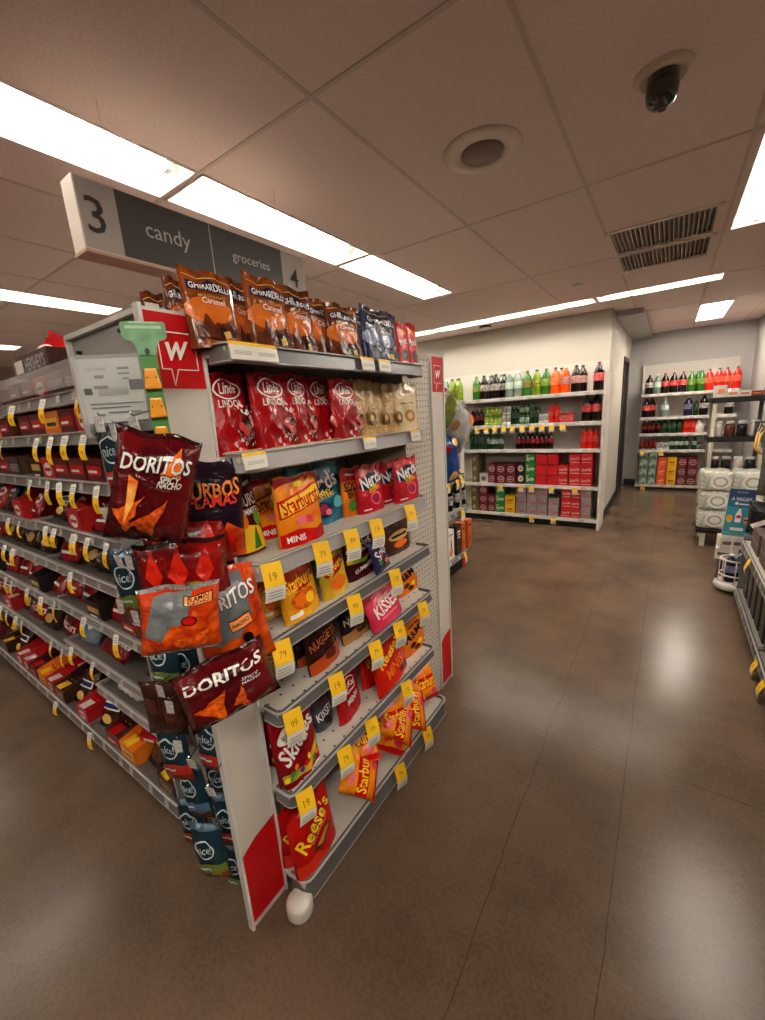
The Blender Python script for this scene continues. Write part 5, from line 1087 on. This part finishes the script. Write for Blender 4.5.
# ---- alcove shelves
AY = 8.0; AZ = [1.534, 1.173, .915, .653, .082]
unit('alcove_shelving', 'white pegboard soda shelves at the far end of the alcove', -.40, .80, AY, AZ, .36, 2.0, endr=False, endl=True)
c7 = lambda u, v: (630+u/8.5, 355+v/8.5); c8 = lambda u, v: (630+u/8.5, 410+v/8.5); c2_ = lambda u, v: (600+u/4.636, 340+v/4.636)
brow([('zero', 160), ('clear', 228), ('coke', 293), ('coke', 365), ('coke', 440), ('sprt', 515), ('sprt', 572, .1), ('sprt', 600), ('rasp', 662), ('rasp', 742)], 300, AY+.08, AZ[0], 'top alcove shelf', 'bottles on the top alcove shelf', c7)
brow([('rasp', 585), ('rasp', 632)], 200, AY+.08, AZ[0], 'top alcove shelf at right', 'bottles on the top alcove shelf', c2_)
brow([('coke', 130), ('coke', 180, .08), ('clear', 290), ('navy', 490), ('dkg', 555), ('zero', 620), ], 500, AY+.08, AZ[1], 'second alcove shelf', 'bottles on the second alcove shelf', c7)
brow([('zero', 600)], 300, AY+.08, AZ[1], 'second alcove shelf at right', 'bottles on the second alcove shelf', c2_)
brow([('scoke', 120), ('scoke', 157), ('scoke', 195), ('scoke', 238), ('dkg', 290), ('dkg', 330), ('dkg', 370), ('dkg', 415), ('sred', 468), ('sred', 505), ('sred', 535)], 180, AY+.06, AZ[2], 'third alcove shelf', 'small bottles on the third alcove shelf', c8)
brow([('slred', 100), ('slred', 137), ('slred', 175), ('slred', 210), ('wlab', 350), ('wlab', 390), ('wlab', 432), ('wlab', 478), ('wlab', 545)], 300, AY+.06, AZ[3], 'fourth alcove shelf', 'small bottles on the fourth alcove shelf', c8)
cans([('cwhite', [242, 268, 294, 320], 1), ('cgreen', [582], 1)], 300, AY+.06, AZ[3], 'fourth alcove shelf', 'cans on the fourth alcove shelf', c8)
stacks([('xz', 68, 142, 4), ('xz', 146, 216, 4), ('xo', 222, 302, 3), ('xy', 306, 386, 3), ('xm', 394, 472, 3), ('xm', 476, 562, 3)], 590, AY+.015, AZ[4], 'base alcove shelf', 'cartons on the base alcove shelf', c8, .15)
btag([105, 265], 345, AY, AZ[3]-.02, 'fourth alcove shelf', c8); btag([110], 630, AY, AZ[4]-.02, 'base alcove shelf', c8)
# white jug
p = at(*c8(580, 180), 1, AY+.08); t = empty('jug', (p.x, AY+.09, AZ[2]-.008)); tag(t, 'white plastic jug at the right of the third alcove shelf', 'jug')
bm = bmesh.new(); lathe(bm, [(.06, 0), (.068, .02), (.068, .13), (.04, .18), (.025, .2), (.025, .215)], 14); obj('body', bm, mat('milky plastic', (214, 208, 200), .4), t)
bm = bmesh.new(); lathe(bm, [(.03, .212), (.03, .24)], 12); obj('cap', bm, capW, t)
bm = bmesh.new(); tube(bm, [(.03, 0, .2), (.075, 0, .18), (.08, 0, .12), (.062, 0, .09)], .01); obj('handle', bm, capW, t)

# ================================================================== second endcap beyond the first
E2X, E2Y0, E2Y1 = -1.5, 2.66, 3.5
e2 = empty('endcap_shelving', (E2X, (E2Y0+E2Y1)/2, 0), PI/2); tag(e2, 'second white endcap across the next aisle with black bottles and boxes', 'shelf unit')
hw = (E2Y1-E2Y0)/2
E2Z = [1.57, 1.24, .928, .618, .2]
for z in E2Z: shelf(e2, -hw, hw, z, .4, .045, r=.02, labels=5, seed=int(z*100))
bm = bmesh.new(); B(bm, -hw-.1, hw+.08, .41, .43, 0, 1.6); obj('back_panel', bm, PEGX, e2)
bm = bmesh.new(); B(bm, -hw, hw, .06, .4, 0, .15); obj('kick_plate', bm, BLACK, e2)
for a, b in ((hw, hw+.085), (-hw-.085, -hw)):
    bm = bmesh.new(); B(bm, a, b, .06, .075, .3, 1.58, 0); obj('side_panel', bm, mat('sign panel white', (206, 198, 188), .4), e2)
    bm = bmesh.new(); B(bm, a, b, .06, .075, 0, .3, 0); obj('red_foot', bm, RED, e2)
for i, (px, nm) in enumerate(((450, 'left'), (457, 'middle'), (463, 'right'))):
    p = at(px, 505, 0, E2X-.06); put_bottle('wine', E2X-.07, p.y, .618, '', 'black bottles on the second endcap', sc=.85, label=f'black bottle with white label on the second endcap, {nm} one')
KB('wbox', 'snack_box', .16, .27, .08, cW, [('poly', [(-.1, .2), (.15, .35), (.1, .6), (-.05, .8)], 'b'), ('ell', 0, .25, .3, .14, 'o'), ('rect', 0, .85, .6, .04, 'k')], dict(b=cBr, o=card('biscuit', (206, 130, 60)), k=cK))
KB('obox', 'snack_box', .16, .27, .08, card('burnt orange', (196, 92, 30)), [('rect', 0, .8, .7, .08, 'k'), ('rect', 0, .3, .6, .2, 'd')], dict(k=cBr, d=card('dark orange2', (150, 60, 20))))
KB('kbox', 'snack_box', .16, .27, .08, card('dark chocolate box', (46, 28, 22)), [('rect', 0, .8, .7, .06, 'w'), ('rect', 0, .7, .5, .04, 'w'), ('rect', 0, .6, .6, .04, 'w')], dict(w=cW))
for k, px, w, lab in (('wbox', 449, .13, 'white snack box with biscuit picture on the second endcap base'), ('kbox', 457, .09, 'dark brown box between white and orange boxes on the second endcap'), ('obox', 462, .08, 'burnt orange box on the second endcap base, left one'), ('obox', 468, .1, 'burnt orange box at the right end of the second endcap base')):
    p = at(px, 545, 0, E2X-.03); place(k, (E2X-.05, p.y, .2), (0, 0, PI/2), w, .27, lab, 'box', 'boxes on the second endcap', d=1)
for i, (px, z) in enumerate(((446, .928), (455, .928), (460, .928), (460, .618), (462, .2))):
    p = at(px, 480, 0, E2X); etag(0, 0, z, 'tag1', '', X=E2X+.01) if 0 else place('tag1', (E2X+.006, p.y, z-.005), (0, 0, PI/2), .05, .1, f'yellow tag on the second endcap, {["top left", "top middle", "top right", "middle shelf", "base"][i]}', 'price tag', 'yellow tags on the second endcap')
t = empty('tub', (E2X-.1, 3.2, 1.57)); tag(t, 'round white tub with red oval label on top of the second endcap', 'tub'); t.rotation_euler = (0, 0, .9)
bm = bmesh.new(); lathe(bm, [(.06, 0), (.065, .01), (.065, .13), (.058, .15), (.02, .155)], 20)
bmesh.ops.rotate(bm, verts=bm.verts[:], cent=(0, 0, 0), matrix=Matrix.Rotation(PI/2, 3, 'X')); bmesh.ops.translate(bm, verts=bm.verts[:], vec=(0, .08, .066)); obj('body', bm, mat('tub white', (220, 216, 208), .35), t)
bm = bmesh.new(); put_decals(bm, [('ell', 0, .5, .4, .42, 'k'), ('ell', 0, .5, .32, .3, 'r'), ('rect', 0, .5, .4, .12, 'w')], .12, .12, lambda x, z: (x, -.076, z+.006), dict(k=0, r=1, w=2), cuts=0); obj('label', bm, [cK, cR, cW], t)
# bags clipped to the far corner of the first endcap
K('wbag', 'chip_bag', .2, .3, .1, film('pale foil', (200, 198, 192), (150, 150, 146), 6), [('poly', [(-.49, .7), (.49, .78), (.49, .99), (-.49, .99)], 'g'), ('ell', .3, .25, .18, .12, 'o'), ('ell', .35, .14, .12, .06, 'g'), ('ell', -.25, .6, .14, .1, 'b')], dict(g=ink('olive', (110, 116, 50)), o=iO, b=ink('tan brown', (150, 100, 60))), style='pillow', seed=111)
K('bbag', 'chip_bag', .18, .3, .09, film('cobalt', (34, 80, 150), (20, 50, 110), 6), [('ell', .2, .82, .16, .08, 'y'), ('ell', -.3, .72, .16, .08, 'r'), ('ell', -.1, .16, .2, .1, 'y'), ('rect', .25, .22, .3, .14, 'r'), ('rect', .25, .24, .2, .04, 'w')], dict(y=ink('pancake', (220, 170, 90)), r=ink('jam', (150, 20, 30)), w=iW), style='pillow', seed=112)
HB = 'bags clipped to the far side of the endcap'
hang('wbag', 455, 421, -.93, 1.3, .2, .27, 'white and olive bag hanging beyond the endcap, upper one', 'bag of chips', HB, roll=-.9, tilt=0)
hang('wbag', 452, 434, -1.04, 1.3, .17, .27, 'white bag with orange fruit hanging beyond the endcap, lower one', 'bag of chips', HB, roll=-.8, tilt=0)
hang('bbag', 448, 459, -.95, 1.35, .14, .26, 'blue bag with round biscuits hanging beyond the endcap', 'bag of chips', HB, roll=-.12, tilt=0)

# ================================================================== right side of the aisle
# black and cream rack
rk = empty('storage_rack', (.63, 6.0, 0)); tag(rk, 'black and cream metal rack standing before the alcove shelves', 'rack')
post = mat('cream post', (190, 182, 166), .4)
for x in (-.22, .22):
    for y in (0, .4):
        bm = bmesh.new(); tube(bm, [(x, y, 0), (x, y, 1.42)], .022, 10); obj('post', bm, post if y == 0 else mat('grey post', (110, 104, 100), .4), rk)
for z in (1.43, 1.0, .62, .3):
    bm = bmesh.new(); B(bm, -.26, .26, -.03, .43, z-.05, z+.01, 0, .004); obj('shelf', bm, BLACK, rk)
KB('sbox', 'small_box', .12, .08, .12, cW, [('rect', 0, .5, .7, .4, 'o')], dict(o=card('soft orange', (220, 130, 90))))
KB('mbox', 'small_box', .12, .08, .12, card('dusty maroon', (120, 40, 44)), [('rect', 0, .5, .7, .3, 'o')], dict(o=cO))
for i, (x, k, w, h) in enumerate(((-.2, 'sbox', .09, .13), (-.08, 'sbox', .1, .07), (.03, 'sbox', .1, .06), (.13, 'mbox', .1, .05), (.23, 'mbox', .07, .07))):
    place(k, (.63+x*.95, 6.08, 1.44), (0, 0, rg.uniform(-.2, .2)), w, h, f'small box on top of the black rack, {ORD[i]} from the left', 'box', 'small boxes on the rack top')
def jar_mesh(c1, c2):
    bm = bmesh.new(); lathe(bm, [(.04, 0), (.045, .01), (.045, .1), (.035, .12)], 14, 0); lathe(bm, [(.038, .12), (.038, .145), (.03, .15)], 14, 1); return bm, [c1, c2]
for i, (k, a, b) in enumerate((('jarw', (196, 186, 180), (210, 206, 200)), ('jarb', (90, 40, 34), (190, 180, 172)), ('jark', (30, 26, 28), (206, 200, 196)))): proto(k, 'jar', lambda: jar_mesh(mat(k+' glass', a, .15), mat(k+' lid', b, .4)), .09, .15)
JC = dict(jarw='whitish jar', jarb='dark red jar', jark='black jar')
for z, zn, ks in ((1.01, 'second', ['jarw', 'jarb', 'jark', 'jarw']), (.63, 'third', ['jark', 'jark', 'jarw', 'jark']), (.31, 'bottom', ['jarw', 'jarb', 'jarw', 'jarb'])):
    for i, k in enumerate(ks): place(k, (.63-.17+.105*i, 6.05, z), (0, 0, i), None, .17 if z > 1 else .15, f'{JC[k]} on the {zn} tier of the black rack, {ORD[i]} from the left', 'jar', 'jars on the black rack')
proto('strp', 'striped_box', lambda: box_mesh(.16, .16, .1, card('charcoal box', (60, 58, 58)), [('poly', [(-.4+.2*k, .05), (-.34+.2*k, .05), (-.1+.2*k, .9), (-.16+.2*k, .9)], 'w') for k in range(-0, 3)], dict(w=cW)), .16, .16)
place('strp', (.88-.07, 5.93, 1.01), (0, 0, 0), .1, .16, 'charcoal box with white diagonal stripes at the right of the rack', 'box')
# shrink wrapped packs on a low stand
st = empty('low_stand', (.5, 5.1, -.03)); tag(st, 'low black platform with light legs under the wrapped packs', 'stand')
bm = bmesh.new(); B(bm, -.2, .28, -.1, .32, .17, .2); obj('platform', bm, BLACK, st)
for x, y in ((-.14, -.06), (.2, -.06), (-.14, .28), (.2, .28)):
    bm = bmesh.new(); B(bm, x-.02, x+.02, y-.02, y+.02, 0, .17); obj('leg', bm, post, st)
def pack_mesh():
    bm = bmesh.new(); vs = B(bm, -.12, .12, -.16, .16, 0, .19, 0, .035)
    bmesh.ops.subdivide_edges(bm, edges=bm.edges[:], cuts=3, use_grid_fill=True)
    r = random.Random(5)
    for v in bm.verts: v.co += Vector((math.sin(v.co.z*60+v.co.y*30), math.sin(v.co.x*70+v.co.z*20), math.sin(v.co.x*50+v.co.y*40)))*.0035
    for f in bm.faces: f.smooth = True
    m0 = film('shrink wrap', (214, 212, 200), (166, 166, 152), 40); mats = [m0, mat('white wrap patch', (226, 224, 216), .3), mat('olive print', (160, 162, 140), .4)]
    put_decals(bm, [('ell', .1, .5, .34, .38, 'w'), ('ell', .1, .5, .24, .26, 'g'), ('ell', .1, .5, .17, .18, 'w')], .24, .19, lambda x, z: (x, -.165, z), dict(w=1, g=2), cuts=0)
    return bm, mats
proto('pack', 'paper_towel_pack', pack_mesh, .24, .19)
for c_, x in ((0, .42), (1, .665)):
    for q in range(3):
        place('pack', (x, 5.22, .172+.192*q), (0, 0, rg.uniform(-.06, .06)), None, None, f'shrink wrapped white paper pack, {["left", "right"][c_]} column, {["bottom", "middle", "top"][q]}', 'wrapped pack', 'wrapped packs on the low stand')
# right hand shelf unit
rgn = empty('gondola_shelving', (.49, 3.72, 0), -PI/2); tag(rgn, 'grey low gondola shelving along the right edge of the aisle', 'shelf unit')
for k in range(4):
    a = .92*k
    for z in (.475, .11): shelf(rgn, a+.004, a+.916, z, .45, .06, labels=7, seed=40+k, r=.004)
bm = bmesh.new(); B(bm, 0, 3.68, .45, .49, 0, 1.35); obj('back_panel', bm, mat('grey peg back', (120, 116, 112), .5), rgn)
bm = bmesh.new(); B(bm, 0, 3.68, .05, .45, 0, .06); obj('kick_plate', bm, BLACK, rgn)
bm = bmesh.new(); B(bm, -.012, -.0, .01, .45, .05, .5); obj('end_panel', bm, mat('grey end', (140, 138, 136), .5), rgn)
def rplace(key, y, z, x, w, h, lab, cat, grp=None, rz=-PI/2, tilt=0, d=1): return place(key, (x, y, z), (-tilt, 0, rz), w, h, lab, cat, grp, d=d)
def crate_mesh():
    bm = bmesh.new(); B(bm, -.06, .06, -.12, .12, 0, .22, 0, .012)
    for k in range(5): B(bm, -.062, .062, -.1+.045*k, -.085+.045*k, .02, .225, 1)
    B(bm, -.03, .03, -.1, .1, .22, .245, 1, .006)
    return bm, [mat('black appliance', (24, 24, 26), .3), mat('dark grey rib', (50, 50, 54), .35)]
proto('blk', 'storage_caddy', crate_mesh, .12, .24)
for i in range(7): rplace('blk', 3.56-.16*i, .10, .64, None, .27, f'black ribbed caddy on the right base shelf, {ORD[i]} from the far end', 'caddy', 'black caddies on the right shelf')
K('gry', 'textile_pack', .2, .3, .08, film('ash', (128, 126, 124), (84, 82, 82), 6), [('rect', 0, .7, .6, .2, 'w', .4), ('poly', [(-.3, .1), (.3, .3), (.2, .4)], 'k')], dict(w=iW, k=iK), style='pillow', seed=121)
K('blz', 'textile_pack', .2, .2, .08, film('jet', (22, 20, 22), (50, 48, 48), 6), [('poly', [(-.4, .3), (.3, .8), (.35, .7), (-.3, .2)], 'w'), ('text', 'ULTRA', .1, .25, .5, 'w', 0, 1, .02)] if 0 else [('poly', [(-.4, .3), (.3, .8), (.35, .7), (-.3, .2)], 'w')], dict(w=iW), style='pillow', seed=122)
KB('bx', 'small_box', .2, .12, .12, card('mocha box', (92, 76, 66)), [('rect', 0, .5, .8, .1, 'w')], dict(w=card('putty', (150, 140, 130))))
rplace('gry', 3.62, .80, .62, .22, .36, 'grey wrapped pack hanging at the far end of the right shelf', 'textile pack', None, rz=-.5)
rplace('gry', 3.3, .78, .64, .2, .34, 'grey wrapped pack hanging second on the right shelf', 'textile pack', None, rz=-.6)
rplace('blz', 3.55, .55, .60, .26, .22, 'black pack with white stripe on the right upper shelf', 'textile pack', None, rz=-.5)
rplace('bx', 3.45, .47, .58, .26, .14, 'mocha brown box on the right upper shelf', 'box', None)
rplace('bx', 3.12, .47, .58, .26, .16, 'second brown box nearer the camera on the right upper shelf', 'box', None)
rplace("bx", 2.8, .47, .58, .26, .14, "third mocha box on the right upper shelf, nearest the camera", "box", None)
K('leaf', 'textile_pack', .14, .3, .06, film('leaf green', (60, 90, 40), (34, 56, 24), 6), [('rect', 0, .6, .5, .2, 'w')], dict(w=iW), style='pillow', seed=123)
rplace('leaf', 3.4, .84, .60, .14, .3, 'green pack hanging between the grey packs', 'textile pack', None, rz=-.6)
t = empty('tote_box', (.62, 3.55, 1.16)); tag(t, 'brown tote box with yellow rope handles above the right shelf', 'box')
bm = bmesh.new(); B(bm, -.12, .12, -.1, .1, 0, .12, 0, .006); obj('body', bm, card('taupe tote', (96, 82, 70)), t)
for s in (-.1, .0):
    bm = bmesh.new(); tube(bm, [(-.125, s, .1), (-.15, s, .06), (-.155, s, -.02), (-.13, s, -.06)], .006, 8); obj('handle', bm, mat('yellow rope', (226, 180, 90), .6), t)
bm = bmesh.new(); B(bm, -.11, .318, -.1, .1, -.03, -.001); 
t2 = obj('upper_ledge', bm, GREYM); t2.location = (.62, 3.55, 1.16); tag(t2, 'grey ledge carrying the tote box above the right shelf', 'shelf')
for i, (y, px) in enumerate(((2.5, 0), (2.62, 0), (3.45, 0))):
    place('tag1', (.484, [2.46, 2.66, 3.25][i], [.10, .10, .47][i]), (0, 0, -PI/2), .06, .1, f'yellow tag on the right shelf edge, {["nearest the camera", "second from the camera", "on the upper shelf"][i]}', 'price tag', 'yellow tags on the right shelf')
# poster on the end of the right shelf
ps = empty('poster', (.475, 3.95, .40)); tag(ps, 'blue poster reading A VACAY with a bottle and two food pictures', 'poster'); ps.rotation_euler = (-.1, .07, .12)
bm = bmesh.new(); B(bm, -.08, .08, 0, .004, 0, .385)
put_decals(bm, [('rect', 0, .9, .99, .2, 'n'), ('rect', 0, .72, .99, .17, 'd'), ('rect', 0, .35, .99, .58, 't'), ('text', 'GET AWAY', 0, .93, .4, 'w', 0, 1, .01), ('text', 'A VACAY', 0, .8, .74, 'w', 0, 1.3, .05), ('rect', .12, .7, .4, .025, 'w'), ('ell', -.16, .71, .06, .03, 'w'), ('poly', [(-.12, .34), (.1, .34), (.1, .5), (.05, .58), (.04, .62), (-.02, .62), (-.04, .58), (-.12, .5)], 'w'), ('rect', 0, .45, .16, .06, 'r'), ('rect', .01, .63, .07, .03, 'k'), ('ell', -.33, .4, .12, .08, 'y'), ('ell', .33, .39, .14, .07, 'o'), ('rect', .33, .39, .24, .03, 'b'), ('rect', 0, .2, .5, .06, 'w'), ('rect', 0, .12, .9, .015, 'l'), ('rect', 0, .08, .8, .015, 'l')], .16, .385, lambda x, z: (x, 0, z),
           dict(n=1, d=2, t=3, w=4, r=5, k=6, y=7, o=8, b=9, l=10), cuts=0, eps=.0004)
obj('printed_board', bm, [PWHITE, card('poster navy', (26, 52, 92)), card('poster blue', (30, 92, 124)), card('poster teal', (52, 136, 152)), cW, cR, cK, card('mango', (226, 160, 50)), card('burger', (220, 140, 70)), cBr, card('poster line', (130, 180, 190))], ps)
bm = bmesh.new(); tube(bm, [(0, .012, .3), (0, .012, -.38)], .007, 8); obj('stand_rod', bm, WHITE, ps)
# small white goods under the poster and the basket stand
KB('wcr', 'white_carton', .12, .1, .12, cW, [('rect', 0, .5, .8, .3, 'k')], dict(k=card('brown print', (120, 90, 76))))
bs = empty('basket_stand', (.50, 3.9, 0)); bs.scale = (.8, .8, 1); tag(bs, 'white rounded wire basket stand on the floor at the end of the right shelf', 'stand')
bm = bmesh.new(); pts = [(.14, -.12, .05)]+[(-.02-.11*math.sin(a), -.01-.11*math.cos(a), .05) for a in [PI*k/8 for k in range(9)]]+[(.14, .1, .05)]; tube(bm, pts, .028, 10); obj('bumper', bm, mat('white rubber', (206, 200, 190), .4), bs)
for z in (.14, .26):
    bm = bmesh.new(); tube(bm, [(x+.01, y, z) for x, y, _ in pts], .007, 8); obj('rail', bm, WHITE, bs)
for k in (1, 3, 5, 7, 9):
    bm = bmesh.new(); x, y, _ = pts[k]; tube(bm, [(x+.01, y, .06), (x+.01, y, .26)], .005, 6); obj('upright', bm, WHITE, bs)
bm = bmesh.new(); B(bm, -.1, .14, -.1, .1, .07, .08, 0); obj('tray', bm, WHITE, bs)
for i, (x, y) in enumerate(((.47, 3.88), (.53, 3.92))):
    put_bottle('navy', x, y, .081, '', 'blue bottles in the basket stand', sc=.72, label=f'dark blue bottle in the white basket stand, {["left", "right"][i]} one')
place('wcr', (.47, 4.12, .285), (0, 0, .1), .14, .09, 'white carton under the poster, upper one', 'carton', 'white cartons under the poster'); place('wcr', (.46, 4.12, .19), (0, 0, -.1), .14, .09, 'white carton under the poster, lower one', 'carton', 'white cartons under the poster')
bm = bmesh.new(); B(bm, .42, .56, 4.06, 4.2, 0, .18); q = obj('pedestal', bm, BLACK); tag(q, 'black pedestal under the white cartons', 'pedestal')
for i in range(9):
    y = 2.5-.3*i
    rplace('bx', y, .47, .62, .24, .16+.03*(i % 3), f'mocha box on the upper tier of the near right shelf, {ORD[i]} toward the photographer', 'box', 'boxes on the near right shelf')
    rplace('blk', y-.05, .10, .64, None, .27, f'black caddy on the base of the near right shelf, {ORD[i]} toward the photographer', 'caddy', 'caddies on the near right shelf')
sc = bpy.context.scene
w = bpy.data.worlds.new('world'); sc.world = w; w.use_nodes = True; w.node_tree.nodes['Background'].inputs[0].default_value = (.5, .45, .4, 1); w.node_tree.nodes['Background'].inputs[1].default_value = 0.02
sc.view_settings.view_transform = 'Standard'; sc.view_settings.look = 'None'; sc.view_settings.gamma = 1; sc.view_settings.use_curve_mapping = False
sc.view_settings.exposure = 1.2
sc.cycles.max_bounces = 10; sc.cycles.diffuse_bounces = 5; sc.cycles.use_denoising = True
